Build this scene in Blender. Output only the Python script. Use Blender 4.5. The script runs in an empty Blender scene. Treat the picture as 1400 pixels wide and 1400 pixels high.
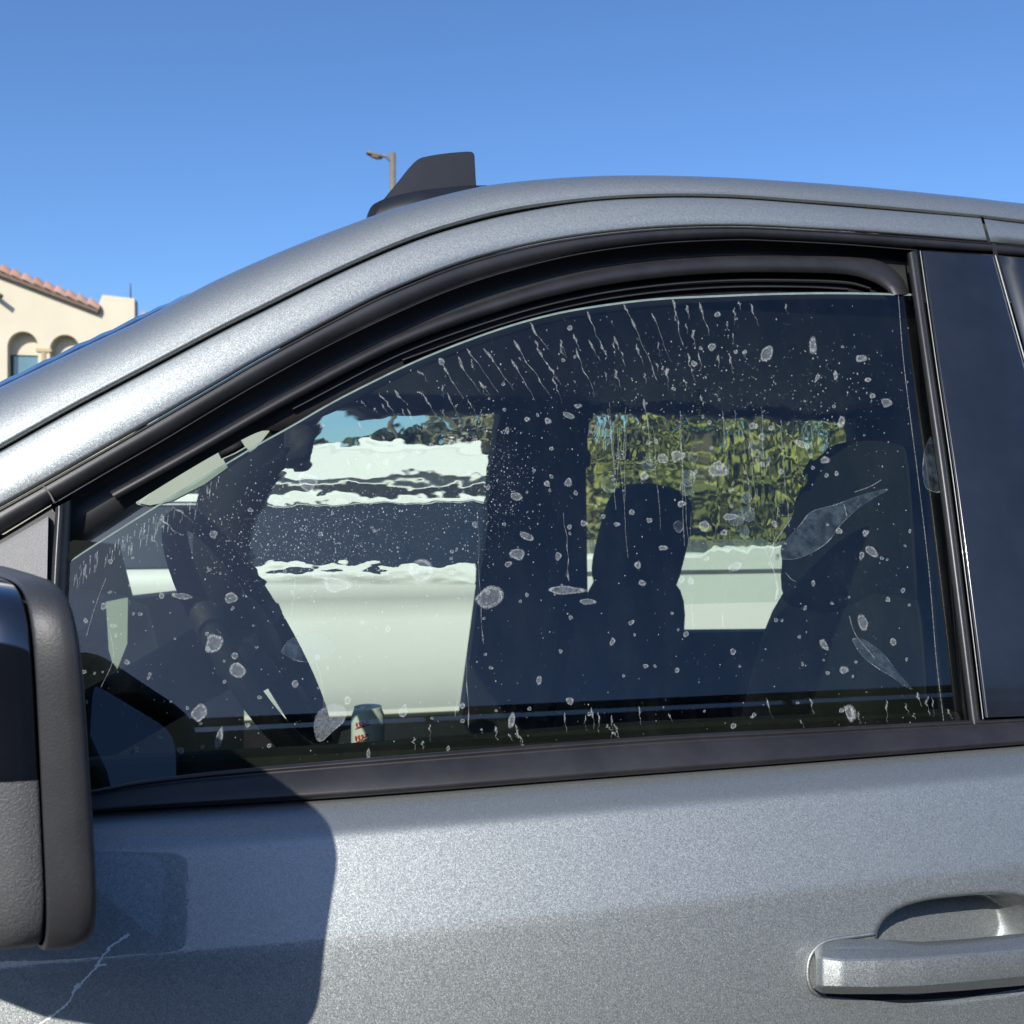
import bpy, bmesh, math, random
from mathutils import Vector, Matrix, noise as mnoise
random.seed(7)
V = Vector
sc = bpy.context.scene
col = sc.collection
rad = math.radians

# ------------------------------------------------------------------ camera, sky, sun, exposure
F = 1362.0                       # focal length in photograph pixels (1400 wide)
YAW, PITCH = rad(12.5), rad(-0.42)
CAM = V((0.0, -1.0, 1.5))
cd = bpy.data.cameras.new('camera'); cam = bpy.data.objects.new('camera', cd); col.objects.link(cam)
cam.location = CAM
cam.rotation_euler = (rad(90) + PITCH, 0, -YAW)
cd.sensor_width = 36; cd.lens = 36 * F / 1400; cd.clip_start = .02; cd.clip_end = 3000
cd.dof.use_dof = True; cd.dof.focus_distance = 1.12; cd.dof.aperture_fstop = 12
sc.camera = cam

SUNF = V((-.190, -.33, .272)).normalized()          # towards the sun
EL = math.asin(SUNF.z); AZ = math.atan2(SUNF.x, SUNF.y)
w = bpy.data.worlds.new('World'); sc.world = w; w.use_nodes = True
nt = w.node_tree; bg = nt.nodes['Background']
sky = nt.nodes.new('ShaderNodeTexSky'); sky.sky_type = 'NISHITA'; sky.sun_disc = False
sky.sun_elevation = EL; sky.sun_rotation = AZ % (2 * math.pi)
sky.air_density = 1.0; sky.dust_density = 1.1; sky.ozone_density = 10; sky.altitude = 0
nt.links.new(sky.outputs[0], bg.inputs[0]); bg.inputs[1].default_value = 0.15
sl = bpy.data.lights.new('sun', 'SUN'); sun = bpy.data.objects.new('sun', sl); col.objects.link(sun)
sl.energy = 4.9; sl.angle = rad(0.53); sl.color = (1, .965, .90)
sun.rotation_euler = SUNF.to_track_quat('Z', 'Y').to_euler(); sun.location = (-10, -20, 20)
sc.view_settings.view_transform = 'Standard'; sc.view_settings.look = 'None'
sc.view_settings.exposure = 0.24; sc.view_settings.gamma = 1
sc.cycles.max_bounces = 10; sc.cycles.transparent_max_bounces = 24; sc.cycles.sample_clamp_indirect = 6
sc.cycles.caustics_reflective = False

# ------------------------------------------------------------------ projection helpers (photo pixel -> point on a real surface)
Rm = cam.rotation_euler.to_matrix()
RX, UP, FW = Rm @ V((1, 0, 0)), Rm @ V((0, 1, 0)), Rm @ V((0, 0, -1))
def ray(px, py): return FW + RX * ((px - 700) / F) - UP * ((py - 700) / F)
def onY(px, py, y):
    d = ray(px, py); return CAM + d * ((y - CAM.y) / d.y)
ZB = 1.26
def Sup(z):
    t = z - ZB; return .30 * t + .12 * t * t
def onS(px, py, off=0.0, fn=Sup):
    d = ray(px, py); y = off
    for _ in range(14):
        p = CAM + d * ((y - CAM.y) / d.y); y = fn(p.z) + off
    return CAM + d * ((y - CAM.y) / d.y)
def project(p):
    q = p - CAM; k = q.dot(FW); return 700 + F * q.dot(RX) / k, 700 - F * q.dot(UP) / k

def spline(pts, n):
    """Catmull-Rom through pts, n samples evenly by arc length."""
    P = [V((*p,)) for p in pts]; P = [P[0] * 2 - P[1]] + P + [P[-1] * 2 - P[-2]]
    out = []
    for i in range(1, len(P) - 2):
        a, b, c, d = P[i - 1:i + 3]
        for k in range(16):
            t = k / 16
            out.append(.5 * (2 * b + (c - a) * t + (2 * a - 5 * b + 4 * c - d) * t * t + (3 * b - a - 3 * c + d) * t ** 3))
    out.append(P[-2])
    L = [0]
    for i in range(1, len(out)): L.append(L[-1] + (out[i] - out[i - 1]).length)
    res = []; j = 0
    for k in range(n):
        s = L[-1] * k / (n - 1)
        while j < len(L) - 2 and L[j + 1] < s: j += 1
        f = (s - L[j]) / max(1e-9, L[j + 1] - L[j]); res.append(out[j].lerp(out[j + 1], min(1, max(0, f))))
    return res

# ------------------------------------------------------------------ object helpers
WORLD = {}
def register(o, parent, loc):
    WORLD[o.name] = V(loc); o.location = loc
    if parent is not None:
        o.parent = parent; o.matrix_parent_inverse = Matrix.Translation(-WORLD[parent.name])
    return o
def obj(name, verts, faces, mat, parent=None, smooth=True, label=None, mats=None, fm=None, kind=None, fade=None):
    vs = [V(v) for v in verts]
    c = sum(vs, V()) / len(vs)
    me = bpy.data.meshes.new(name); me.from_pydata([v - c for v in vs], [], faces); me.update()
    for m in (mats or [mat]): me.materials.append(m)
    if fade: me.attributes.new('fade', 'FLOAT', 'POINT').data.foreach_set('value', fade)
    if fm:
        for p, k in zip(me.polygons, fm): p.material_index = k
    if smooth: me.polygons.foreach_set('use_smooth', [True] * len(me.polygons))
    o = bpy.data.objects.new(name, me); col.objects.link(o)
    register(o, parent, c)
    if label: o['label'] = label
    if kind: o['kind'] = kind
    return o
def fromb(name, bm, mat, parent=None, smooth=False, **k):
    bm.verts.ensure_lookup_table(); bm.verts.index_update()
    vs = [v.co.copy() for v in bm.verts]; fs = [[v.index for v in f.verts] for f in bm.faces]; bm.free()
    return obj(name, vs, fs, mat, parent, smooth, **k)
def empty(name, loc, label=None, cat=None, group=None):
    o = bpy.data.objects.new(name, None); col.objects.link(o); o.empty_display_size = .2
    register(o, None, V(loc))
    tag(o, label, cat, group); return o
def tag(o, label=None, cat=None, group=None, kind=None):
    for k, v in (('label', label), ('category', cat), ('group', group), ('kind', kind)):
        if v: o[k] = v
    return o
def loft(rows, closed=False, cap=False):
    n = len(rows[0]); vs = [p for r in rows for p in r]; fs = []
    for i in range(len(rows) - 1):
        for j in range(n if closed else n - 1):
            a = i * n + j; b = i * n + (j + 1) % n
            fs.append((a, b, b + n, a + n))
    if cap:
        fs.append(tuple(range(n))[::-1]); m = (len(rows) - 1) * n; fs.append(tuple(range(m, m + n)))
    return vs, fs
def box_vf(a, b):
    (x0, y0, z0), (x1, y1, z1) = a, b
    vs = [(x, y, z) for x in (x0, x1) for y in (y0, y1) for z in (z0, z1)]
    return vs, [(0, 1, 3, 2), (4, 6, 7, 5), (0, 4, 5, 1), (2, 3, 7, 6), (0, 2, 6, 4), (1, 5, 7, 3)]
def boxo(name, a, b, mat, parent=None, bev=.01, xf=None, **k):
    bm = bmesh.new(); vs, fs = box_vf(a, b)
    bv = [bm.verts.new(v) for v in vs]
    for f in fs: bm.faces.new([bv[i] for i in f])
    bmesh.ops.recalc_face_normals(bm, faces=bm.faces)
    if bev: bmesh.ops.bevel(bm, geom=bm.edges[:], offset=bev, segments=2, profile=.6, affect='EDGES')
    if xf is not None:
        for v in bm.verts: v.co = xf(v.co)
    return fromb(name, bm, mat, parent, **k)
def rbox(name, c, size, mat, parent=None, p=.45, xf=None, nu=28, nv=16, **k):
    """superellipsoid cushion"""
    def se(a): return math.copysign(abs(a) ** p, a)
    rows = []
    for i in range(nv + 1):
        ph = -math.pi / 2 + math.pi * i / nv; r = []
        for j in range(nu):
            th = 2 * math.pi * j / nu
            q = V((se(math.cos(ph)) * se(math.cos(th)) * size[0] / 2, se(math.cos(ph)) * se(math.sin(th)) * size[1] / 2, se(math.sin(ph)) * size[2] / 2))
            if xf: q = xf @ q
            r.append(q + V(c))
        rows.append(r)
    vs, fs = loft(rows, closed=True)
    return obj(name, vs, fs, mat, parent, **k)
def tube(pts, r, n=8, taper=None):
    pts = [V(p) for p in pts]; rows = []
    for i, p in enumerate(pts):
        t = (pts[min(i + 1, len(pts) - 1)] - pts[max(i - 1, 0)]).normalized()
        u = t.orthogonal() if i == 0 else (u - t * u.dot(t)); u.normalize(); w_ = t.cross(u)
        rr = r if taper is None else taper[i]
        rows.append([p + (u * math.cos(2 * math.pi * k / n) + w_ * math.sin(2 * math.pi * k / n)) * rr for k in range(n)])
    return loft(rows, closed=True, cap=True)
def tubeo(name, pts, r, mat, parent=None, n=8, taper=None, **k):
    vs, fs = tube(pts, r, n, taper); return obj(name, vs, fs, mat, parent, **k)
def lathe(prof, c, n=32):
    return loft([[V(c) + V((r * math.cos(2 * math.pi * k / n), r * math.sin(2 * math.pi * k / n), z)) for k in range(n)] for r, z in prof], closed=True)
def ribbon(name, A, B, prof, mat, parent, n=90, fn=Sup, back=None, mirror=False, **k):
    """loft between two photo curves; prof = [(fraction, inward offset)]"""
    a, b = spline(A, n), spline(B, n); rows = []
    for p, q in zip(a, b):
        r = []
        for f, off in prof:
            m = p.lerp(q, f); r.append(onS(m.x, m.y, off, fn))
        if mirror: r = [V((v.x, 2 * YC - v.y, v.z)) for v in r]
        rows.append(r)
    vs, fs = loft(rows)
    return obj(name, vs, fs, mat, parent, **k)

# ------------------------------------------------------------------ materials
def newmat(name):
    m = bpy.data.materials.new(name); m.use_nodes = True
    return m, m.node_tree, m.node_tree.nodes['Principled BSDF']
def N(nt, t, **k):
    n = nt.nodes.new(t)
    for a, b in k.items():
        if a.startswith('i_'): n.inputs[a[2:]].default_value = b
        else: setattr(n, a, b)
    return n
def mat(name, c, rough=.5, metal=0, noise=None, var=.15, bump=0, bscale=200, coat=0, spec=.5, crough=.03):
    m, t, p = newmat(name)
    p.inputs['Base Color'].default_value = (*c, 1); p.inputs['Roughness'].default_value = rough
    p.inputs['Metallic'].default_value = metal; p.inputs['Coat Weight'].default_value = coat
    p.inputs['Coat Roughness'].default_value = crough; p.inputs['Specular IOR Level'].default_value = spec
    tc = N(t, 'ShaderNodeTexCoord')
    geo = N(t, 'ShaderNodeNewGeometry')
    if noise:
        nz = N(t, 'ShaderNodeTexNoise', i_Scale=noise, i_Detail=6.0, i_Roughness=.65); t.links.new(geo.outputs['Position'], nz.inputs['Vector'])
        mr = N(t, 'ShaderNodeMapRange'); mr.inputs[1].default_value = .25; mr.inputs[2].default_value = .75
        mr.inputs[3].default_value = 1 - var; mr.inputs[4].default_value = 1 + var; t.links.new(nz.outputs[0], mr.inputs[0])
        mx = N(t, 'ShaderNodeVectorMath', operation='SCALE'); mx.inputs[0].default_value = c
        t.links.new(mr.outputs[0], mx.inputs['Scale']); t.links.new(mx.outputs[0], p.inputs['Base Color'])
    if bump:
        nb = N(t, 'ShaderNodeTexNoise', i_Scale=bscale, i_Detail=4.0); t.links.new(geo.outputs['Position'], nb.inputs['Vector'])
        b = N(t, 'ShaderNodeBump', i_Strength=bump, i_Distance=.002); t.links.new(nb.outputs[0], b.inputs['Height']); t.links.new(b.outputs[0], p.inputs['Normal'])
    return m

def paint(name, c, rough=.42, flake=.16):
    """metallic car paint: flakes with their own tilt under a clear coat"""
    m, t, p = newmat(name)
    geo = N(t, 'ShaderNodeNewGeometry')
    vo = N(t, 'ShaderNodeTexVoronoi', i_Scale=1250.0, i_Randomness=1.0); t.links.new(geo.outputs['Position'], vo.inputs['Vector'])
    sub = N(t, 'ShaderNodeVectorMath', operation='SUBTRACT'); sub.inputs[1].default_value = (.5, .5, .5); t.links.new(vo.outputs['Color'], sub.inputs[0])
    s = N(t, 'ShaderNodeVectorMath', operation='SCALE'); s.inputs['Scale'].default_value = flake; t.links.new(sub.outputs[0], s.inputs[0])
    ad = N(t, 'ShaderNodeVectorMath', operation='ADD'); t.links.new(geo.outputs['Normal'], ad.inputs[0]); t.links.new(s.outputs[0], ad.inputs[1])
    nm = N(t, 'ShaderNodeVectorMath', operation='NORMALIZE'); t.links.new(ad.outputs[0], nm.inputs[0]); t.links.new(nm.outputs[0], p.inputs['Normal'])
    wn = N(t, 'ShaderNodeSeparateColor'); t.links.new(vo.outputs['Color'], wn.inputs[0])
    ra = N(t, 'ShaderNodeMapRange'); ra.inputs[3].default_value = .80; ra.inputs[4].default_value = 1.22; t.links.new(wn.outputs[1], ra.inputs[0])
    cs = N(t, 'ShaderNodeVectorMath', operation='SCALE'); cs.inputs[0].default_value = c; t.links.new(ra.outputs[0], cs.inputs['Scale']); t.links.new(cs.outputs[0], p.inputs['Base Color'])
    # faint dust film in the roughness
    p.inputs['Roughness'].default_value = rough; p.inputs['Metallic'].default_value = .88
    p.inputs['Coat Weight'].default_value = 1; p.inputs['Coat IOR'].default_value = 1.5
    nz = N(t, 'ShaderNodeTexNoise', i_Scale=9.0, i_Detail=5.0); t.links.new(geo.outputs['Position'], nz.inputs['Vector'])
    mr = N(t, 'ShaderNodeMapRange'); mr.inputs[3].default_value = .0; mr.inputs[4].default_value = .035; t.links.new(nz.outputs[0], mr.inputs[0]); t.links.new(mr.outputs[0], p.inputs['Coat Roughness'])
    nb = N(t, 'ShaderNodeTexNoise', i_Scale=160.0, i_Detail=2.0); t.links.new(geo.outputs['Position'], nb.inputs['Vector'])
    bp = N(t, 'ShaderNodeBump', i_Strength=.02, i_Distance=.002); t.links.new(nb.outputs[0], bp.inputs['Height']); t.links.new(bp.outputs[0], p.inputs['Coat Normal'])
    return m

def dusty(name, c, rough, bump=.15, bscale=900, spots=.12, sscale=260, coat=0):
    """dark plastic or rubber with pale dried water specks"""
    m, t, p = newmat(name)
    geo = N(t, 'ShaderNodeNewGeometry')
    vo = N(t, 'ShaderNodeTexVoronoi', i_Scale=sscale); t.links.new(geo.outputs['Position'], vo.inputs['Vector'])
    n1 = N(t, 'ShaderNodeTexNoise', i_Scale=40.0, i_Detail=5.0, i_Roughness=.7); t.links.new(geo.outputs['Position'], n1.inputs['Vector'])
    lt = N(t, 'ShaderNodeMapRange'); lt.inputs[1].default_value = .22; lt.inputs[2].default_value = .1; t.links.new(vo.outputs['Distance'], lt.inputs[0])
    th = N(t, 'ShaderNodeMapRange'); th.inputs[1].default_value = .55; th.inputs[2].default_value = .75; th.inputs[4].default_value = spots; t.links.new(n1.outputs[0], th.inputs[0])
    mu = N(t, 'ShaderNodeMath', operation='MULTIPLY'); t.links.new(lt.outputs[0], mu.inputs[0]); t.links.new(th.outputs[0], mu.inputs[1])
    n2 = N(t, 'ShaderNodeTexNoise', i_Scale=14.0, i_Detail=6.0, i_Roughness=.7); t.links.new(geo.outputs['Position'], n2.inputs['Vector'])
    th2 = N(t, 'ShaderNodeMapRange'); th2.inputs[1].default_value = .4; th2.inputs[2].default_value = .8; th2.inputs[4].default_value = .03; t.links.new(n2.outputs[0], th2.inputs[0])
    su = N(t, 'ShaderNodeMath', operation='ADD'); t.links.new(mu.outputs[0], su.inputs[0]); t.links.new(th2.outputs[0], su.inputs[1])
    mx = N(t, 'ShaderNodeMix', data_type='RGBA'); mx.inputs[6].default_value = (*c, 1); mx.inputs[7].default_value = (.5, .5, .48, 1)
    t.links.new(su.outputs[0], mx.inputs[0]); t.links.new(mx.outputs[2], p.inputs['Base Color'])
    p.inputs['Roughness'].default_value = rough; p.inputs['Coat Weight'].default_value = coat
    if bump:
        nb = N(t, 'ShaderNodeTexNoise', i_Scale=bscale, i_Detail=3.0); t.links.new(geo.outputs['Position'], nb.inputs['Vector'])
        b = N(t, 'ShaderNodeBump', i_Strength=bump, i_Distance=.001); t.links.new(nb.outputs[0], b.inputs['Height']); t.links.new(b.outputs[0], p.inputs['Normal'])
    return m

def glassmat(name, tint, refl_ior=1.5, haze=.0):
    """thin tinted pane: fresnel mix of clear see-through and mirror reflection, with a faint film of soap smears"""
    m = bpy.data.materials.new(name); m.use_nodes = True; t = m.node_tree; t.nodes.clear()
    out = N(t, 'ShaderNodeOutputMaterial'); tr = N(t, 'ShaderNodeBsdfTransparent'); tr.inputs[0].default_value = (*tint, 1)
    gl = N(t, 'ShaderNodeBsdfGlossy'); gl.inputs['Roughness'].default_value = 0.0; gl.inputs[0].default_value = (1, 1, 1, 1)
    fr = N(t, 'ShaderNodeFresnel', i_IOR=refl_ior); mx = N(t, 'ShaderNodeMixShader')
    t.links.new(fr.outputs[0], mx.inputs[0]); t.links.new(tr.outputs[0], mx.inputs[1]); t.links.new(gl.outputs[0], mx.inputs[2])
    last = mx
    if haze:
        df = N(t, 'ShaderNodeBsdfDiffuse'); df.inputs[0].default_value = (.75, .8, .8, 1)
        geo = N(t, 'ShaderNodeNewGeometry'); mp = N(t, 'ShaderNodeMapping'); mp.inputs['Scale'].default_value = (9, 9, 2.2); t.links.new(geo.outputs['Position'], mp.inputs['Vector'])
        nz = N(t, 'ShaderNodeTexNoise', i_Scale=3.0, i_Detail=7.0, i_Roughness=.68); t.links.new(mp.outputs[0], nz.inputs['Vector'])
        mr = N(t, 'ShaderNodeMapRange'); mr.inputs[1].default_value = .45; mr.inputs[2].default_value = .8; mr.inputs[4].default_value = haze; t.links.new(nz.outputs[0], mr.inputs[0])
        m2 = N(t, 'ShaderNodeMixShader'); t.links.new(mr.outputs[0], m2.inputs[0]); t.links.new(mx.outputs[0], m2.inputs[1]); t.links.new(df.outputs[0], m2.inputs[2]); last = m2
    t.links.new(last.outputs[0], out.inputs[0]); return m
def filmmark(name, c, alpha, scale=450.0, lo=.38, hi=.62):
    """dried soap / trapped water: partly see-through pale deposit"""
    m = bpy.data.materials.new(name); m.use_nodes = True; t = m.node_tree; t.nodes.clear()
    out = N(t, 'ShaderNodeOutputMaterial'); tr = N(t, 'ShaderNodeBsdfTransparent'); df = N(t, 'ShaderNodeBsdfDiffuse'); df.inputs[0].default_value = (*c, 1)
    geo = N(t, 'ShaderNodeNewGeometry'); nz = N(t, 'ShaderNodeTexNoise', i_Scale=scale, i_Detail=4.0, i_Roughness=.7); t.links.new(geo.outputs['Position'], nz.inputs['Vector'])
    mr = N(t, 'ShaderNodeMapRange'); mr.inputs[1].default_value = lo; mr.inputs[2].default_value = hi; mr.inputs[3].default_value = alpha * .25; mr.inputs[4].default_value = min(1, alpha * 1.5); t.links.new(nz.outputs[0], mr.inputs[0])
    at = N(t, 'ShaderNodeAttribute', attribute_name='fade'); mu = N(t, 'ShaderNodeMath', operation='MULTIPLY'); t.links.new(mr.outputs[0], mu.inputs[0]); t.links.new(at.outputs['Fac'], mu.inputs[1])
    mx = N(t, 'ShaderNodeMixShader'); t.links.new(mu.outputs[0], mx.inputs[0]); t.links.new(tr.outputs[0], mx.inputs[1]); t.links.new(df.outputs[0], mx.inputs[2])
    t.links.new(mx.outputs[0], out.inputs[0]); return m
def watermat(name, ior=1.33):
    m = bpy.data.materials.new(name); m.use_nodes = True; t = m.node_tree; t.nodes.clear()
    out = N(t, 'ShaderNodeOutputMaterial'); rf = N(t, 'ShaderNodeBsdfRefraction'); rf.inputs['Roughness'].default_value = 0; rf.inputs['IOR'].default_value = ior
    t.links.new(rf.outputs[0], out.inputs[0]); return m

M = {}
M['paint'] = paint('grey metallic paint', (.290, .306, .300), .54)
M['white'] = mat('white car paint', (.80, .80, .78), .35, coat=1, noise=2, var=.04)
M['satin'] = dusty('satin black trim', (.013, .0125, .014), .42, bump=.1, spots=.05)
M['rubber'] = dusty('black rubber', (.018, .018, .019), .5, bump=.2, spots=.03)
M['rubberlite'] = dusty('grey worn rubber', (.022, .022, .022), .38, bump=.1, spots=.04)
M['black'] = mat('deep black plastic', (.006, .006, .007), .55, noise=30)
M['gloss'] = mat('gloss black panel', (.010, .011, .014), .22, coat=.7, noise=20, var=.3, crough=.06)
M['shiny'] = mat('polished black', (.006, .007, .010), .04, coat=1, noise=20, var=.3, crough=.01, spec=1.0)
M['grain'] = dusty('grained black plastic', (.095, .095, .095), .40, bump=1.0, bscale=850, spots=.5, sscale=300)
M['bezel'] = dusty('matte bezel plastic', (.030, .030, .032), .48, bump=.25, bscale=700, spots=.16, sscale=240)
M['fin'] = mat('dark fin paint', (.010, .011, .014), .40, noise=40, var=.2, coat=.25, spec=.35)
M['sail'] = dusty('grey sail panel', (.22, .215, .205), .5, bump=1.0, bscale=900, spots=.2)
M['int'] = mat('interior charcoal', (.006, .006, .0065), .75, noise=25, var=.3, bump=.2, bscale=300)
M['intg'] = mat('interior grey trim', (.11, .11, .105), .6, noise=20)
M['cloth'] = mat('seat cloth', (.006, .006, .007), .9, noise=60, var=.3, bump=.3, bscale=500)
M['pale'] = mat('pale grey visor', (.40, .43, .38), .6, noise=12, var=.05)
M['silver'] = mat('satin silver', (.72, .72, .70), .3, metal=.6, noise=20, var=.05)
M['alu'] = mat('can aluminium', (.80, .81, .78), .4, metal=.05, noise=80, var=.08)
M['red'] = mat('can red ink', (.50, .02, .02), .4, noise=60)
M['tint'] = glassmat('wet tinted glass', (.55, .625, .505), 1.60, haze=.006)
M['clear'] = glassmat('clear glass', (.80, .86, .82), 1.5)
M['dark'] = glassmat('privacy glass', (.05, .055, .06), 1.5)
M['edge'] = mat('glass edge', (.18, .23, .21), .25, noise=60, var=.3)
M['mirror'] = mat('mirror glass', (.85, .87, .9), .02, metal=1)
M['ring'] = filmmark('bubble rim', (.70, .74, .74), .25)
M['fillm'] = filmmark('bubble film', (.60, .66, .70), .17, 260.0, .25, .75)
M['faintrim'] = filmmark('clear run', (.55, .60, .55), .24)
M['dot'] = filmmark('spray dot', (.75, .78, .78), .38)
M['faint'] = filmmark('peeled film', (.36, .50, .62), .06, 60.0)
M['water'] = watermat('water film')
M['scr'] = mat('dried drip', (.88, .86, .80), .6, noise=200, var=.2)
M['tyre'] = mat('tyre', (.015, .015, .015), .8, noise=40, bump=.4, bscale=60)
M['chrome'] = mat('wheel metal', (.55, .55, .56), .25, metal=1)
M['stucco'] = mat('cream stucco', (.60, .53, .39), .9, noise=.5, var=.07, bump=.5, bscale=8)
M['tile'] = [mat('clay tile %d' % i, c, .8, noise=4, var=.15) for i, c in enumerate(((.43, .235, .17), (.38, .21, .15), (.46, .28, .21), (.40, .25, .19)))]
M['wood'] = mat('brown fascia', (.13, .09, .06), .7, noise=5, var=.3)
M['pane'] = mat('house window', (.10, .19, .22), .08, noise=1, var=.2, coat=1)
M['frame'] = mat('window frame', (.05, .05, .05), .5, noise=4)
M['stone'] = mat('column stone', (.50, .38, .22), .85, noise=2)
M['lamp'] = mat('lamp bronze', (.16, .135, .10), .55, noise=3)
M['asphalt'] = mat('asphalt', (.055, .055, .055), .9, noise=3, var=.25, bump=.6, bscale=120)
M['wallb'] = mat('shop wall', (.09, .10, .10), .85, noise=.8, var=.2)
M['bark'] = mat('bark', (.09, .07, .05), .9, noise=8, var=.3, bump=.6, bscale=30)
def leafmat(name, c):
    m, t, p = newmat(name); p.inputs['Roughness'].default_value = .5
    geo = N(t, 'ShaderNodeNewGeometry'); nz = N(t, 'ShaderNodeTexNoise', i_Scale=1.7, i_Detail=4.0); t.links.new(geo.outputs['Position'], nz.inputs['Vector'])
    rp = N(t, 'ShaderNodeValToRGB'); rp.color_ramp.elements[0].position = .35; rp.color_ramp.elements[1].position = .68
    rp.color_ramp.elements[0].color = (c[0] * .5, c[1] * .55, c[2] * .6, 1); rp.color_ramp.elements[1].color = (c[0] * 1.45, c[1] * 1.35, c[2] * 1.1, 1)
    t.links.new(nz.outputs[0], rp.inputs[0]); t.links.new(rp.outputs[0], p.inputs['Base Color'])
    return m
M['leafA'] = leafmat('olive leaves', (.21, .20, .125)); M['leafB'] = leafmat('bright leaves', (.27, .27, .075)); M['leafC'] = leafmat('dark leaves', (.035, .05, .025))

# ------------------------------------------------------------------ ground
gv = [(-900, -900, 0), (900, -900, 0), (900, 900, 0), (-900, 900, 0)]
tag(obj('asphalt_ground', gv, [(0, 1, 2, 3)], M['asphalt'], smooth=False), kind='structure')

# ================================================================== the grey pickup truck
YC = .93
truck = empty('pickup_truck', (.4, YC, 0), "grey metallic pickup truck with its wet, half-tinted driver's window lowered a little", 'pickup truck')
ext = 1
C_sil = [(-620, 806), (-470, 737), (-330, 672), (-200, 612), (-100, 566), (0, 521), (100, 473), (200, 426), (300, 380), (400, 337), (500, 299), (560, 279), (650, 256), (700, 249), (800, 241), (900, 240), (1000, 243), (1100, 249), (1200, 257), (1300, 267), (1400, 278), (1600, 300), (1900, 328)]
C_grv = [(-620, 958), (-470, 874), (-330, 797), (-200, 725), (-100, 668), (0, 612), (100, 556), (200, 503), (300, 450), (360, 420), (440, 380), (500, 352), (560, 327), (620, 307), (700, 287), (800, 273), (900, 267), (1000, 268), (1100, 275), (1200, 283), (1340, 296), (1400, 303), (1600, 325), (1900, 352)]
C_pnt = [(-620, 1028), (-470, 948), (-330, 872), (-200, 802), (-100, 748), (0, 694), (100, 638), (200, 581), (300, 523), (360, 488), (490, 419), (560, 387), (640, 357), (720, 336), (800, 322), (900, 312), (1000, 309), (1100, 313), (1200, 319), (1350, 331)]
C_bri = [(-620, 1092), (-470, 1006), (-330, 925), (-200, 850), (-100, 791), (0, 732), (75, 687), (150, 643), (225, 600), (300, 555), (360, 520), (450, 471), (560, 419), (640, 387), (720, 363), (800, 345), (900, 332), (1000, 327), (1050, 328), (1150, 333), (1252, 341), (1358, 348)]

# --- roof rail: arc section solved so that its outline is the photographed one
NR = 150
ga = spline(C_grv, NR); rail_rows = []; rail_end = []
G3 = [onS(p.x, p.y, 0) for p in ga]
silpts = [(p.x, p.y) for p in spline(C_sil, 400)]
silpts = [(x, y + 8.5 * max(0, min(1, (290 - x) / 90))) for x, y in silpts]
def sil_y(x):
    for a, b in zip(silpts, silpts[1:]):
        if a[0] <= x <= b[0]: return a[1] + (b[1] - a[1]) * (x - a[0]) / (b[0] - a[0])
    return silpts[0][1] if x < silpts[0][0] else silpts[-1][1]
E0, E1 = rad(19), rad(74)
NY = V((0, -1, 0))
Rs = []
Us = []
for i in range(NR):
    t = (G3[min(i + 1, NR - 1)] - G3[max(i - 1, 0)]); t.y = 0; t.normalize()
    u = V((-t.z, 0, t.x));  u = u if u.z > 0 else -u
    Us.append(u)
    lo, hi = .01, .8
    def top(R):
        return max(((sil_y(q[0]) - q[1]) for q in (project(G3[i] + (-NY) * R * (math.cos(E0) - math.cos(e)) + u * R * (math.sin(e) - math.sin(E0))) for e in (E1, rad(68), rad(80), rad(62)))))
    for _ in range(26):
        mid = (lo + hi) / 2
        if top(mid) > 0: hi = mid
        else: lo = mid
    Rs.append(lo)
for _ in range(6): Rs = [Rs[0]] + [(Rs[i - 1] + 2 * Rs[i] + Rs[i + 1]) / 4 for i in range(1, NR - 1)] + [Rs[-1]]
for i in range(NR):
    u, R, g = Us[i], Rs[i], G3[i]
    row = [g + V((0, .022, 0)) - u * .002, g + V((0, .004, 0)), ]
    ea = [E0 - rad(14 - 14 * (k / 3)) for k in range(3)]
    base = g.copy()
    for k in range(19):
        e = E0 + (rad(84) - E0) * k / 18
        row.append(g + V((0, 1, 0)) * R * (math.cos(E0) - math.cos(e)) + u * R * (math.sin(e) - math.sin(E0)) + (u * .0025 if k == 0 else V()))
    rail_rows.append(row); rail_end.append(row[-1])
vs, fs = loft(rail_rows)
obj('roof_rail', vs, fs, M['paint'], truck)
obj('roof_rail', [V((v.x, 2 * YC - v.y, v.z)) for v in vs], [f[::-1] for f in fs], M['paint'], truck)
# roof skin and windshield bridge the two rails
ih = next(i for i in range(NR) if project(G3[i])[0] > 455)
def bridge(rows_idx, crown, inset=0):
    rows = []
    for i in rows_idx:
        a = rail_end[i]; b = V((a.x, 2 * YC - a.y, a.z)); r = []
        for k in range(25):
            f = k / 24; p = a.lerp(b, f); c = 4 * f * (1 - f)
            p = p + Us[i] * crown * c; r.append(p)
        rows.append(r)
    return loft(rows)
vs, fs = bridge(range(ih, NR), .055); obj('roof_panel', vs, fs, M['paint'], truck)
vs, fs = bridge(range(0, ih + 1), .06); obj('windshield', vs, fs, M['clear'], truck)

# cowl closing the foot of the pillars and the windshield down to the hood
for sg in (0, 1):
    r0 = [V((v.x, 2 * YC - v.y, v.z)) if sg else v for v in rail_rows[0]]
    vs, fs = loft([r0, [V((v.x - .10, v.y, 1.17)) for v in r0]]); obj('cowl_side', vs, fs, M['paint'], truck)
a = rail_end[0]; r0 = [a.lerp(V((a.x, 2 * YC - a.y, a.z)), k / 24) + Us[0] * .06 * 4 * (k / 24) * (1 - k / 24) for k in range(25)]
vs, fs = loft([r0, [V((v.x - .12, v.y, 1.17)) for v in r0]]); obj('cowl', vs, fs, M['black'], truck)
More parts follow.
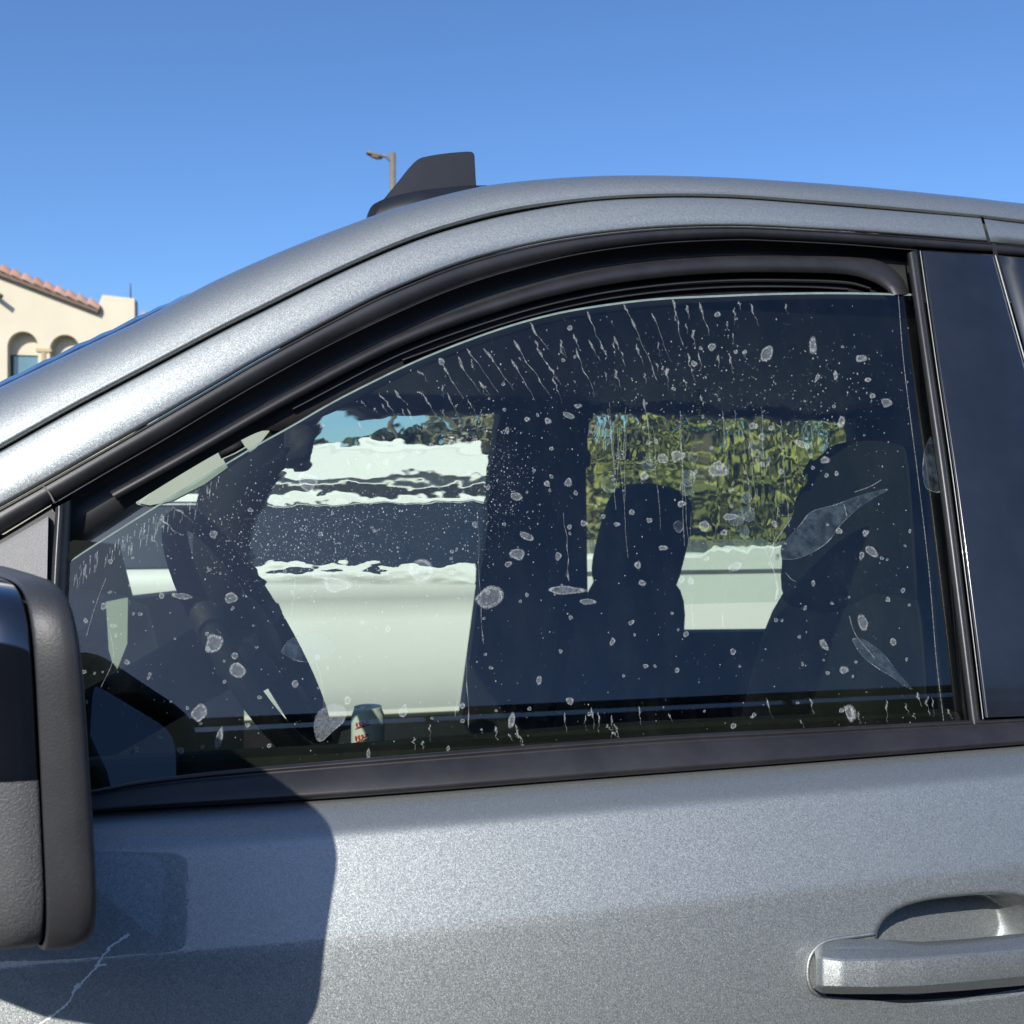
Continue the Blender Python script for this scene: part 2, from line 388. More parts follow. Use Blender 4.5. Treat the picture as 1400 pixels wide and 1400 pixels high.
# glossy windshield edge trim just above the A-pillar rail
tr_rows = []
for i in range(NR):
    q = project(G3[i])[0]
    if q > 300: break
    a = rail_rows[i][15]; px = project(a)[0]
    sy = [y for x, y in silpts if x <= px][-1] if px > silpts[0][0] else silpts[0][1]
    b = onY(px, sy - 8.5 * max(0, min(1, (300 - px) / 100)) , a.y + .055)
    tr_rows.append([a - Us[i] * .01, a.lerp(b, .15), a.lerp(b, .6), b])
if len(tr_rows) > 2:
    vs, fs = loft(tr_rows); obj('windshield_trim', vs, fs, M['shiny'], truck)
# --- door upper frame (painted), black reveal moulding, seals
gdn = [(x, y + 5.5 - (2.2 if x > 700 else 0)) for x, y in C_grv]
fr_top = [p for p in gdn if p[0] <= 1340][:-1] + [(1341, 298)]
fr_bot = C_pnt
ribbon('door_frame', fr_top, fr_bot, [(0, .025), (0, .006), (.015, .0015), (.05, 0), (.3, -.0015), (.6, -.002), (.9, -.001), (.97, .001), (1, .004), (1, .02)], M['paint'], truck, n=140)
ribbon('door_frame', [(1345, 299), (1400, 306), (1600, 328), (1900, 355)], [(1355, 332), (1400, 336), (1600, 356), (1900, 382)], [(0, .025), (0, .004), (.05, 0), (.5, -.002), (.95, 0), (1, .004), (1, .02)], M['paint'], truck, n=20)
ribbon('groove_seal', [(x, y - 3) for x, y in C_grv], [(x, y + 9) for x, y in C_grv], [(0, .014), (1, .014)], M['black'], truck, n=100)
ribbon('reveal_moulding', [(x, y + 1) for x, y in C_pnt[:-1]] + [(1356, 332)], C_bri, [(0, .02), (0, .004), (.08, .002), (.12, .004), (.18, .003), (.5, .004), (.86, .010), (.97, .014), (1, .013), (1, .03)], M['satin'], truck, n=140)
ribbon('reveal_moulding', [(1361, 333), (1600, 357), (1900, 383)], [(1364, 349), (1600, 372), (1900, 398)], [(0, .02), (0, .004), (.5, .004), (1, .012), (1, .03)], M['satin'], truck, n=16)
lip = [p for p in C_bri if p[0] >= 60 and p[0] < 1260]
ribbon('chrome_lip', [(x, y + .2) for x, y in lip], [(x, y + 2.2) for x, y in lip], [(0, .012), (.5, .0105), (1, .013)], M['rubberlite'], truck, n=110)
# glass outline
G_top = [(88, 772), (98, 767), (130, 746), (200, 702), (300, 641), (355, 608), (400, 583), (450, 554), (500, 528), (560, 499), (620, 474), (690, 449), (760, 430), (830, 418), (900, 410), (980, 406), (1060, 403), (1150, 402), (1246, 404)]
G_bot = [(85, 1092), (200, 1072), (340, 1056), (640, 1031), (900, 1012), (1100, 1002), (1318, 990)]
OFFG = .020
rec_in = [(88, 745), (130, 722), (190, 684), (250, 647), (300, 618), (355, 590), (385, 588), (450, 566), (500, 540), (560, 510), (620, 486), (690, 460), (760, 441), (830, 429), (900, 421), (980, 417), (1060, 414), (1150, 413), (1256, 414)]
rec_out = [(70, 690)] + [p for p in C_bri if 90 <= p[0] < 1260]
ribbon('seal_channel', rec_out, rec_in, [(0, .012), (.02, .034), (.5, .040), (1, .036), (1, .065)], M['rubber'], truck, n=120)
e_top = [(150, 672), (250, 616), (400, 531), (550, 454), (690, 403), (800, 373), (900, 357), (1000, 350), (1100, 350), (1170, 352), (1206, 358), (1232, 378), (1243, 402)]
e_bot = [(160, 684), (260, 629), (400, 549), (550, 473), (690, 423), (800, 395), (900, 380), (1000, 373), (1100, 373), (1160, 376), (1190, 384), (1209, 394), (1218, 403)]
ribbon('run_channel', e_top, e_bot, [(0, .034), (0, .026), (.15, .019), (.45, .0165), (.8, .019), (.95, .0225), (1, .0235), (1.02, .034)], M['satin'], truck, n=130)
l2 = [(x, y + 9) for x, y in e_bot[2:-2]]
ribbon('inner_lip', [(x, y) for x, y in l2], [(x, y + 3) for x, y in l2], [(0, .034), (.2, .029), (.8, .029), (1, .034)], M['rubber'], truck, n=80)
l3 = [(x, y + 18) for x, y in e_bot[3:-3]]
ribbon('inner_lip', [(x, y) for x, y in l3], [(x, y + 3) for x, y in l3], [(0, .036), (.2, .030), (.8, .030), (1, .036)], M['rubber'], truck, n=80)

# pillar trims right of the glass
ribbon('glass_run_seal', [(1247, 398), (1262, 480), (1282, 630), (1302, 800), (1318, 990)], [(1256, 398), (1270, 480), (1290, 630), (1310, 800), (1328, 990)], [(0, .034), (.3, .026), (1, .020)], M['black'], truck, n=40)
pl = [(1239, 347), (1262, 505), (1283, 655), (1304, 820), (1325, 992)]; pr = [(1254, 341), (1277, 505), (1299, 655), (1320, 820), (1341, 988)]
ribbon('pillar_seal', pl, pr, [(0, .03), (0, .016), (.15, .008), (.4, .003), (.7, .004), (.92, .010), (1, .014), (1, .03)], M['rubberlite'], truck, n=50)
seamL = [(1257, 343), (1280, 505), (1302, 655), (1323, 820), (1343, 983)]; seamR = [(x + 1.9, y) for x, y in seamL]
ribbon('panel_edge', seamL, seamR, [(0, .009), (.5, .0055), (1, .007)], M['paint'], truck, n=40)
ribbon('panel_edge', [(1359, 349), (1398, 487), (1450, 670), (1500, 840), (1540, 975)], [(1362, 349), (1401, 487), (1453, 670), (1503, 840), (1543, 975)], [(0, .009), (.5, .0055), (1, .007)], M['paint'], truck, n=30)
ribbon('pillar_panel', [(1260, 343), (1283, 505), (1305, 655), (1326, 820), (1346, 981)], [(1358, 350), (1397, 487), (1449, 670), (1498, 840), (1538, 974)], [(0, .02), (0, .007), (.015, .0042), (.03, .0035), (.97, .0035), (.985, .0042), (1, .007), (1, .02)], M['gloss'], truck, n=40)
ribbon('pillar_panel', [(1364, 350), (1403, 487), (1455, 670), (1505, 840), (1545, 974)], [(1440, 357), (1490, 487), (1545, 670), (1595, 840), (1640, 968)], [(0, .02), (0, .007), (.03, .004), (.5, .002), (.97, .004), (1, .02)], M['gloss'], truck, n=40)
ribbon('rear_window_glass', [(1440, 357), (1490, 487), (1545, 670), (1595, 840), (1640, 968)], [(1990, 408), (2040, 520), (2080, 670), (2110, 830), (2130, 930)], [(0, .014), (.5, .014), (1, .014)], M['dark'], truck, n=20)
# sail panel and division bar in front of the glass
ribbon('sail_panel', [(-420, 980), (-170, 838), (-60, 777), (0, 744), (66, 706)], [(-420, 1125), (-170, 1110), (-60, 1110), (0, 1110), (58, 1110)], [(0, .02), (0, .010), (.03, .006), (.5, .004), (1, .004)], M['sail'], truck, n=30)
ribbon('sail_gap', [(64, 700), (58, 800), (52, 960), (52, 1110)], [(78, 700), (71, 800), (66, 960), (66, 1110)], [(0, .018), (1, .018)], M['black'], truck, n=16)
ribbon('sail_gap', [(-420, 970), (-170, 828), (-60, 767), (0, 734), (72, 690)], [(-420, 982), (-170, 840), (-60, 780), (0, 747), (72, 706)], [(0, .018), (1, .018)], M['black'], truck, n=16)
ribbon('division_bar', [(76, 694), (70, 790), (64, 950), (62, 1100)], [(99, 682), (93, 790), (87, 950), (86, 1100)], [(0, .03), (0, .012), (.1, .006), (.3, .004), (.5, .009), (.75, .013), (1, .016), (1, .04)], M['rubberlite'], truck, n=30)
ribbon('frame_joint', [(57, 664), (66, 674), (73, 687)], [(59, 663), (68, 673), (75, 686)], [(0, .001), (1, .001)], M['black'], truck, n=8)

# --- glass
gl_rows = []
NG = 70
a_, b_ = spline(G_top, NG), spline(G_bot, NG)
for p, q in zip(a_, b_):
    gl_rows.append([onS(p.lerp(q, k / 30).x, p.lerp(q, k / 30).y, OFFG) for k in range(31)])
vs, fs = loft(gl_rows)
glass = obj('window_glass', vs, fs, M['tint'], truck, label='wet tinted window pane, lowered a little, covered in bubbles and streaks')
ribbon('glass_edge', [(x, y - 2.6) for x, y in G_top], [(x, y + .2) for x, y in G_top], [(0, OFFG + .0045), (.6, OFFG + .0002), (1, OFFG - .0003)], M['edge'], glass, n=120)

# --- belt moulding
B_top = [(-420, 1119), (-170, 1103), (85, 1085), (200, 1066), (340, 1050), (640, 1025), (900, 1006), (1100, 996), (1312, 985), (1400, 981), (1700, 962), (2100, 938)]
B_bot = [(-420, 1148), (-170, 1130), (120, 1111), (400, 1095), (560, 1084), (800, 1065), (1100, 1042), (1400, 1018), (1700, 994), (2100, 962)]
ribbon('belt_moulding', B_top, B_bot, [(0, .03), (0, .012), (.06, .004), (.12, .003), (.16, .006), (.22, .004), (.5, -.004), (.8, -.010), (.93, -.011), (.985, -.006), (1, .005)], M['satin'], truck, n=120)

# --- lower body side: profile by tilt, measured down from the belt
TB = [0.0]; DS = .002
for k in range(450):
    s = k * DS
    c1 = max(0, min(1, (s - .092) / .022)); c1 = c1 * c1 * (3 - 2 * c1); c0 = max(0, min(1, (s - .017) / .011)); c0 = c0 * c0 * (3 - 2 * c0)
    t_ = 60 + (30 - 60) * c0 - max(0, min(s, .092) - .028) * 50 - 8.5 * c1 - max(0, s - .114) * 22
    if s > .38: t_ -= (s - .38) * 45
    TB.append(TB[-1] - math.tan(rad(max(-22, t_))) * DS)
def body_dy(s):
    s = max(0, s) / DS; i = min(int(s), len(TB) - 2); return TB[i] + (TB[i + 1] - TB[i]) * (s - i)
belt3 = [onS(p.x, p.y, 0) for p in spline(B_bot, 60)]
def ztop(x):
    if x <= belt3[0].x: return belt3[0].z
    for a, b in zip(belt3, belt3[1:]):
        if a.x <= x <= b.x: return a.z + (b.z - a.z) * (x - a.x) / (b.x - a.x)
    return belt3[-1].z
def Sbody(x, z): return Sup(ztop(x)) + body_dy(ztop(x) - z) + .000
def onB(px, py, off=0):
    d = ray(px, py); y = off
    for _ in range(20):
        p = CAM + d * ((y - CAM.y) / d.y); y = Sbody(p.x, p.z) + off
    return CAM + d * ((y - CAM.y) / d.y)
# handle cup recess in the door skin, authored on the surface
HC = onB(1290, 1300); 
hx0, hx1 = onB(1193, 1290).x, onB(1455, 1290).x
hz0, hz1 = onB(1290, 1372).z, onB(1290, 1226).z
def sm(a, b, x):
    t = max(0, min(1, (x - a) / (b - a))); return t * t * (3 - 2 * t)
def recess(x, z):
    # deep cup behind the grip
    u = (x - (hx0 + hx1) / 2) / ((hx1 - hx0) / 2); v = (z - (hz0 + hz1) / 2) / ((hz1 - hz0) / 2)
    r = (abs(u) ** 3.2 + abs(v) ** 2.6) ** (1 / 2.9)
    return .056 * (1 - sm(.66, 1.0, r))
def body_grid(name, x0, x1, nx, zb, nz, parent, rec=False, fine=None):
    rows = []
    xs = [x0 + (x1 - x0) * i / nx for i in range(nx + 1)]
    if fine:
        f0, f1, nf = fine; xs = [x for x in xs if x < f0 - .001 or x > f1 + .001] + [f0 + (f1 - f0) * i / nf for i in range(nf + 1)]; xs.sort()
    for x in xs:
        zt = ztop(x) - .0005; z0 = zb(x); r = []
        r.append(V((x, Sbody(x, zt) + .02, zt)))
        for k in range(nz + 1):
            f = k / nz; s = (zt - z0) * (f ** 1.35 if not rec else f)
            z = zt - s; y = Sbody(x, z)
            if rec: y += recess(x, z)
            e = min(x - x0, x1 - x); 
            if e < .004: y += .004 - e
            r.append(V((x, y, z)))
        rows.append(r)
    first = [v + V((0, .03, 0)) for v in rows[0]]; last = [v + V((0, .03, 0)) for v in rows[-1]]
    vs, fs = loft([first] + rows + [last])
    return obj(name, vs, fs, M['paint'], parent)
XD0, XD1 = -.60, 1.16
body_grid('front_door', XD0, XD1, 150, lambda x: .50, 260, truck, rec=True, fine=(hx0 - .01, hx1 + .01, 140))
def arch(xc, r=.46):
    return lambda x: max(.50, .42 + math.sqrt(max(0, r * r - (x - xc) ** 2)))
body_grid('rear_door', XD1 + .006, 2.10, 40, arch(2.35), 90, truck)
body_grid('bed_side', 2.106, 3.9, 60, arch(2.55), 80, truck)
body_grid('fender', -1.95, XD0 - .006, 60, arch(-1.15), 80, truck)
# hood
rows = []
for i in range(20):
    x = -1.97 + (XD0 + .12 + 1.97) * i / 19; zt = ztop(x) - .002 - .06 * ((19 - i) / 19) ** 2; y0 = Sbody(x, ztop(x)) + .012
    rows.append([V((x, y0 + (2 * YC - 2 * y0) * k / 16, zt + .08 * (4 * (k / 16) * (1 - k / 16)) ** .6)) for k in range(17)])
vs, fs = loft(rows); obj('hood', vs, fs, M['paint'], truck)
for nm, x0, x1 in (('far_fender', -1.95, XD0), ('far_bed_side', 2.1, 3.9)):
    rows = [[V((x, 2 * YC - Sbody(x, z), z)) for z in [ztop(x) - (ztop(x) - .5) * k / 12 for k in range(13)]] for x in [x0 + (x1 - x0) * i / 10 for i in range(11)]]
    vs, fs = loft(rows); obj(nm, vs, fs, M['paint'], truck)
boxo('underbody', (-1.9, .10, .36), (3.85, 1.76, .52), M['black'], truck, .02)
boxo('front_bumper', (-2.1, .0, .45), (-1.93, 1.86, 1.15), M['satin'], truck, .05)
boxo('tailgate', (3.86, .02, .5), (3.94, 1.84, 1.25), M['paint'], truck, .02)
boxo('bed_floor', (1.95, .02, .80), (3.85, 1.84, .86), M['black'], truck, .01)
def wheel(x, y, s, parent, r=.40):
    w_ = empty_part('wheel', (x, y, r), parent)
    prof = [(.5, -.02), (.62, .11), (.9, .125), (1, .09), (1, -.09), (.9, -.125), (.6, -.12)]
    def rot(p): return V((x + p.x, y + p.z * s, r + p.y))
    v1, f1 = lathe([(a * r, b) for a, b in prof], (0, 0, 0), 40)
    obj('tyre', [rot(p) for p in v1], f1, M['tyre'], w_)
    v1, f1 = lathe([(0.001, .07), (.12, .08), (.2, .05), (.5 * r, .06), (.6 * r, .10), (.63 * r, .11), (.6 * r, .0)], (0, 0, 0), 30)
    obj('rim', [rot(p * 1.0) for p in v1], f1, M['chrome'], w_)
def empty_part(name, loc, parent):
    o = bpy.data.objects.new(name, None); col.objects.link(o); o.empty_display_size = .1; register(o, parent, V(loc)); return o
for x in (-1.15, 2.55):
    wheel(x, -.05 + .13, -1, truck); wheel(x, 2 * YC + .05 - .13, 1, truck)

# --- door handle: lofted bar with a chamfered section, its gasket and its lower shadow gap
def handle():
    h = empty_part('door_handle', onB(1300, 1320), truck)
    st = []          # (px, top outer, crest, face top, face bottom, bottom) photo rows and outward stand-off
    data = [(1113, 1304, 1311, 1318, 1345, 1350, -.006), (1116, 1296, 1301, 1309, 1347, 1354, -.020), (1124, 1291, 1299, 1310, 1349, 1358, -.028),
            (1150, 1284, 1298, 1313, 1350, 1359, -.036), (1200, 1284, 1298, 1312, 1351, 1359, -.041), (1260, 1288, 1297, 1310, 1349, 1358, -.044),
            (1320, 1284, 1292, 1305, 1344, 1354, -.045), (1400, 1276, 1285, 1299, 1336, 1347, -.044), (1480, 1268, 1278, 1292, 1326, 1338, -.040), (1560, 1262, 1272, 1284, 1315, 1327, -.033), (1600, 1264, 1270, 1282, 1308, 1318, -.012)]
    keys = spline([(d[0], d[1], d[2]) for d in data], 60); k2 = spline([(d[3], d[4], d[5]) for d in data], 60)
    def interp(x, c):
        for a, b in zip(data, data[1:]):
            if a[0] <= x <= b[0]:
                t = (x - a[0]) / (b[0] - a[0]); t = t * t * (3 - 2 * t) if False else t
                return a[c] + (b[c] - a[c]) * t
    rows = []
    X = [1113 + (1600 - 1113) * (i / 70) ** 1.5 for i in range(71)]
    for x in X:
        y1, y2, y3, y4, y5, o = [interp(x, c) for c in range(1, 7)]
        rows.append([onB(x, y1, .5 * o + .004), onB(x, y1 - .2, o * .55), onB(x, y2 - 1, o * .74), onB(x, y2 + 1, o * .79), onB(x, y3 - 1.5, o * .985), onB(x, y3 + 1.5, o * 1.02), onB(x, (y3 + y4) / 2, o * 1.03), onB(x, y4 - 1.5, o * 1.0), onB(x, y4 + 1, o * .96), onB(x, y5, o * .70), onB(x, y5 - 1, o * .35 + .004)])
    vs, fs = [], []
    for j0, j1 in ((0, 2), (2, 4), (4, 5), (5, 7), (7, 8), (8, 10)):       # each facet shaded on its own, with crisp edges between
        v1, f1 = loft([r[j0:j1 + 1] for r in rows]); b = len(vs); vs += v1; fs += [tuple(i + b for i in f) for f in f1]
    b = len(vs); vs += rows[0]; fs.append(tuple(range(b, b + 11)))
    obj('grip', vs, fs, M['paint'], h)
    gp = [(1196, 1276), (1178, 1279), (1155, 1282), (1127, 1288), (1110, 1303), (1104, 1322), (1105, 1342), (1112, 1356), (1128, 1362)]
    pts = [onB(p.x, p.y, -.001) for p in spline(gp, 40)]
    tubeo('gasket', pts, .0022, M['paint'], h, 8)
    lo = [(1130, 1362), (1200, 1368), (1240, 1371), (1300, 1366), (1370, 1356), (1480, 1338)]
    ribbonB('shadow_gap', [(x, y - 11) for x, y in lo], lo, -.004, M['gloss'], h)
def ribbonB(name, A, B, off, m, parent, n=40):
    rows = [[onB(p.x, p.y, off), onB(q.x, q.y, off * .4)] for p, q in zip(spline(A, n), spline(B, n))]
    vs, fs = loft(rows); return obj(name, vs, fs, m, parent)
handle()

# --- dried drip on the shaded paint
def drip(pts, w0, name='drip_mark'):
    c = spline(pts, 60); rows = []
    for i, p in enumerate(c):
        k = 1 - .3 * (i / 59); wv = w0 * k * (.35 + 1.3 * abs(mnoise.noise(V((p.x * .16, p.y * .16, 3)))))
        j = mnoise.noise(V((p.x * .22, p.y * .22, 9))) * 4
        rows.append([onB(p.x + j - wv * .5, p.y - wv * .6, -.0006), onB(p.x + j + wv * .5, p.y + wv * .6, -.0006)])
    vs, fs = loft(rows); obj(name, vs, fs, M['scr'], truck)
drip([(176, 1277), (150, 1296), (134, 1317), (120, 1335), (106, 1350), (92, 1372), (70, 1390), (52, 1402)], 3.6)
drip([(146, 1318), (132, 1322), (118, 1338)], 3.6)
drip([(115, 1344), (104, 1348), (100, 1360)], 3.6)

# --- door mirror
mir = empty_part('door_mirror', onY(40, 1050, -.25), truck)
YO, YI = -.36, -.10
def msec(x, zt, zb, yo, yi, sh, n=56, p=.34):
    out = []; zc, yc = (zt + zb) / 2, (yo + yi) / 2
    for k in range(n):
        a = 2 * math.pi * k / n; c, s = math.cos(a), math.sin(a)
        z = zc + math.copysign(abs(s) ** p, s) * (zt - zb) / 2
        yy = yc - math.copysign(abs(c) ** p, c) * (yi - yo) / 2; out.append(V((x + sh * (zt - z) - .42 * (yy - YO), yy, z)))
    return out
zT = onY(30, 798, YO).z; zBm = onY(60, 1338, YO).z
xR = onY(119, 880, YO).x; xS = onY(47, 900, YO).x
SH = (onY(126, 1200, YO).x - onY(104, 870, YO).x) / (onY(104, 870, YO).z - onY(126, 1200, YO).z)
SH2 = (onY(64, 1290, YO).x - onY(43, 850, YO).x) / (onY(43, 850, YO).z - onY(64, 1290, YO).z)
bez = []
for f, ins in ((0, .003), (.015, .0005), (.04, 0), (.5, .0), (.74, .002), (.87, .006), (.95, .013), (1.0, .022)):
    sh = SH2 + (SH - SH2) * f
    bez.append(msec(xS + (xR - xS) * f - sh * .02, zT - ins, zBm + ins * .8, YO + ins * .7, YI - ins * .5, sh))
bez.append(msec(xR - .004 - SH * .02, zT - .034, zBm + .032, YO + .03, YI - .025, SH)); bez.append(msec(xR - .03 - SH * .02, zT - .036, zBm + .034, YO + .034, YI - .028, SH))
vs, fs = loft(bez, closed=True); obj('bezel', vs, fs, M['bezel'], mir)
g0 = msec(xR - .012 - SH * .02, zT - .038, zBm + .036, YO + .036, YI - .03, SH); obj('mirror_glass', g0, [tuple(range(len(g0)))], M['mirror'], mir, smooth=False)
hs = []
for f, ins in ((0, .002), (.01, .0003), (.1, 0), (.4, .006), (.7, .024), (.9, .050), (1, .085)):
    hs.append(msec(xS - .0012 - .21 * f - SH2 * .02, zT - .002 - ins * .8, zBm + .002 + ins * .62, YO + .002 + ins * 1.1, YI - ins * .2, SH2 * (1 - f)))
n = len(hs[0]); up, dn = [], []
vs, fs = loft(hs, closed=True); fs.append(tuple(range((len(hs) - 1) * n, len(hs) * n)))
zs = onY(30, 1110, YO).z
def split(sel, name, m):
    ff = [f for f in fs if sel(sum(vs[i].z for i in f) / len(f))]
    idx = {}; nv = []; nf = []
    for f in ff:
        g = []
        for i in f:
            if i not in idx: idx[i] = len(nv); nv.append(vs[i])
            g.append(idx[i])
        nf.append(g)
    obj(name, nv, nf, m, mir)
split(lambda z: z > zs, 'mirror_cap', M['shiny']); split(lambda z: z <= zs, 'lower_shell', M['grain'])
zs_rows = [[hs[i][j] for j in range(n)] for i in range(4)]
boxo('mirror_arm', (-.30, -.13, zBm + .02), (-.19, .03, zBm + .075), M['grain'], mir, .02)

# --- shark-fin antenna on the roof
YF = .46
fin = empty_part('antenna_fin', onY(580, 290, YF), truck)
out_ = [(496, 330), (499, 297), (512, 277), (528, 262), (545, 243), (560, 228), (568, 219), (580, 214), (610, 210), (640, 208.5), (647, 211), (649, 222), (650, 258), (662, 275), (668, 330)]
blade = [(512, 290), (520, 279), (532, 264), (545, 248), (556, 234), (564, 225), (569, 220.5), (575, 217), (585, 214.6), (600, 212), (620, 209.7), (636, 208.6), (642, 208.6), (646, 210), (648, 213.5), (648.6, 225), (649.5, 245), (650.5, 262), (651, 270), (640, 274), (600, 280), (560, 286), (530, 290)]
def finmesh(name, outline, w_of, m, n=70):
    o2 = spline(outline, n); vs = []
    cx, cy = 590, 300
    rows = []
    for lvl, kx in ((-1, 1), (-.93, .6), (-.5, .1), (0, 0), (.5, .1), (.93, .6), (1, 1)):
        r = []
        for p in o2:
            ins = 2.2 * kx; dx, dy = cx - p.x, cy - p.y; L = math.hypot(dx, dy)
            x, y = p.x + dx / L * ins, p.y + dy / L * ins
            r.append(onY(x, y, YF + lvl * w_of(p.y)) if False else (lambda q: V((q.x, YF + lvl * w_of(p.y), q.z)))(onY(x, y, YF)))
        rows.append(r)
    vs, fs = loft(rows, closed=True); fs.append(tuple(range(n))[::-1]); fs.append(tuple(range(6 * n, 7 * n)))
    bm = bmesh.new(); bv = [bm.verts.new(v) for v in vs]
    for f in fs: bm.faces.new([bv[i] for i in f])
    bmesh.ops.triangulate(bm, faces=[f for f in bm.faces if len(f.verts) > 4]); bmesh.ops.recalc_face_normals(bm, faces=bm.faces)
    return fromb(name, bm, m, fin, smooth=(name != 'fin_blade'))
finmesh('fin_blade', blade, lambda y: .008 + .00010 * max(0, y - 208), M['fin'], n=110)
base = [(494, 335), (501, 297), (515, 284), (536, 276), (562, 269), (592, 264), (625, 261), (652, 260), (672, 268), (690, 335)]
finmesh('fin_base', base, lambda y: .026 + .0004 * max(0, y - 258), M['fin'])

# ------------------------------------------------------------------ interior
boxo('headliner', (-.02, .30, 1.775), (1.75, 1.58, 1.80), M['int'], truck, .01)
boxo('header_trim', (-.1, 1.54, 1.745), (1.75, 1.66, 1.81), M['int'], truck, .02)
boxo('floor', (-.9, .12, .50), (1.75, 1.75, .56), M['int'], truck, .01)
boxo('cab_back', (1.72, .1, .55), (1.78, 1.76, 1.30), M['int'], truck, .01)
boxo('cab_back_upper', (1.66, .2, 1.66), (1.74, 1.66, 1.82), M['int'], truck, .01)
boxo('door_inner_trim', (-.55, .045, .6), (1.1, .09, 1.245), M['int'], truck, .015)
def ledge(name, A, off, hgt, m):
    pts = [onY(p.x, p.y, off) for p in spline(A, 30)]
    rows = [[p + V((0, -.012, 0)), p + V((0, -.008, .004)), p + V((0, .012, .004)), p + V((0, .016, -hgt)), p + V((0, -.012, -hgt))] for p in pts]
    vs, fs = loft(rows, closed=True, cap=True); obj(name, vs, fs, m, truck, smooth=False)
ledge('door_sill_trim', [(215, 1042), (420, 1029), (640, 1012), (900, 993), (1300, 976)], .075, .06, M['int'])
# dashboard
prof = [(-.92, 1.24), (-.62, 1.27), (-.44, 1.255), (-.36, 1.21), (-.33, 1.12), (-.36, .95), (-.45, .8), (-.9, .7)]
rows = [[V((x, y, z + .015 * math.sin((y - .1) * 3) + (.04 * sm(.7, 1.1, y) if z > 1.2 else 0))) for x, z in prof] for y in [.13 + 1.58 * k / 24 for k in range(25)]]
vs, fs = loft(rows, closed=True, cap=True); dash = obj('dashboard', vs, fs, M['int'], truck)
boxo('instrument_hood', (-.52, .30, 1.23), (-.30, .70, 1.32), M['int'], dash, .03)
gap_pts = [onY(145, 824, 1.0), onY(175, 818, 1.0), onY(174, 880, 1.0), onY(158, 921, 1.0), onY(149, 890, 1.0)]  # added pale strip standing in for bright outside glimpsed through the hinge gap
vs = gap_pts + [v + V((-.004, .02, 0)) for v in gap_pts]; obj('pale_gap_strip', vs, [(0, 1, 2, 3, 4), (9, 8, 7, 6, 5)] + [(i, (i + 1) % 5, (i + 1) % 5 + 5, i + 5) for i in range(5)], M['pale'], dash, smooth=False)
# steering wheel
sw = empty_part('steering_wheel', (-.16, .47, 1.12), truck)
swc = onY(345, 868, .42); ax = V((.86, -.12, .50)).normalized(); e1 = V((0, 1, 0)); e1 = (e1 - ax * e1.dot(ax)).normalized(); e2 = ax.cross(e1)
ring = [swc + (e1 * math.cos(a) + e2 * math.sin(a)) * .187 for a in [2 * math.pi * k / 48 for k in range(49)]]
tubeo('rim', ring, .016, M['int'], sw, 10)
hub = [swc + (e1 * math.cos(a) * .075 + e2 * math.sin(a) * .06) for a in [2 * math.pi * k / 24 for k in range(24)]]
vs, fs = loft([[p - ax * .05 for p in hub], [p for p in hub], [swc + (p - swc) * .8 + ax * .02 for p in hub]], closed=True, cap=True); obj('hub', vs, fs, M['int'], sw)
for a in (0, math.pi, -math.pi / 2):
    d = e1 * math.cos(a) + e2 * math.sin(a); tubeo('spoke', [swc + d * .05, swc + d * .12, swc + d * .185], .02, M['int'], sw, 8)
tubeo('steering_column', [swc - ax * .03, swc - ax * .35], .05, M['int'], sw, 14)
pA, pB = onY(338, 885, .36), onY(372, 935, .36)
tubeo('stalk', [pA + V((-.02, .12, 0)), pA, pA.lerp(pB, .5), pB], .017, M['intg'], sw, 14)
# seats
def seat(x, yc, ztop_, parent, hw=.25):
    s = empty_part('seat', (x - .2, yc, .6), parent)
    R = Matrix.Rotation(rad(-16), 3, 'Y').inverted() if False else Matrix.Rotation(rad(14), 3, 'Y')
    rbox('headrest', (x, yc, ztop_ - .15), (.16, hw, .30), M['cloth'], s, .52, R)
    for dy in (-.06, .06): tubeo('headrest_post', [(x - .05, yc + dy, ztop_ - .42), (x - .02, yc + dy, ztop_ - .25)], .007, M['int'], s, 8)
    rbox('backrest', (x - .075, yc, ztop_ - .54), (.18, hw + .10, .66), M['cloth'], s, .5, R)
    rbox('cushion', (x - .36, yc, ztop_ - .80), (.56, .52, .20), M['cloth'], s, .4)
    return s
seat(.90, .46, 1.60, truck); seat(.872, 1.42, 1.553, truck, .36)
rbox('rear_bench', (1.45, .93, 1.05), (.22, 1.35, .62), M['cloth'], truck, .35)
for y in (.5, 1.36): rbox('rear_headrest', (1.54, y, 1.44), (.10, .26, .16), M['cloth'], truck, .5)
boxo('centre_console', (-.15, .76, .55), (.62, 1.08, .975), M['int'], truck, .025)
boxo('passenger_cushion', (.12, 1.12, .60), (.70, 1.72, .905), M['cloth'], truck, .04)
# pillars (far side and near side inner)
def slab(name, quad, th, m):
    q = [V(p) for p in quad]; vs = q + [p + V(th) for p in q]
    obj(name, vs, [(0, 1, 2, 3), (7, 6, 5, 4)] + [(i, i + 4, (i + 1) % 4 + 4, (i + 1) % 4) for i in range(4)], m, truck, smooth=False)
def q4(pts, Y): return [onY(x, y, yy) for (x, y), yy in zip(pts, Y)]
slab('far_pillar', q4([(690, 545), (800, 545), (806, 1010), (628, 1010)], (1.62, 1.62, 1.80, 1.80)), (0, .06, 0), M['int'])
slab('belt_webbing', q4([(775, 600), (795, 600), (745, 1010), (725, 1010)], (1.55, 1.55, 1.7, 1.7)), (0, .004, 0), M['intg'])
slab('far_rear_pillar', q4([(1180, 545), (1330, 545), (1360, 1010), (1150, 1010)], (1.60, 1.60, 1.8, 1.8)), (0, .06, 0), M['int'])
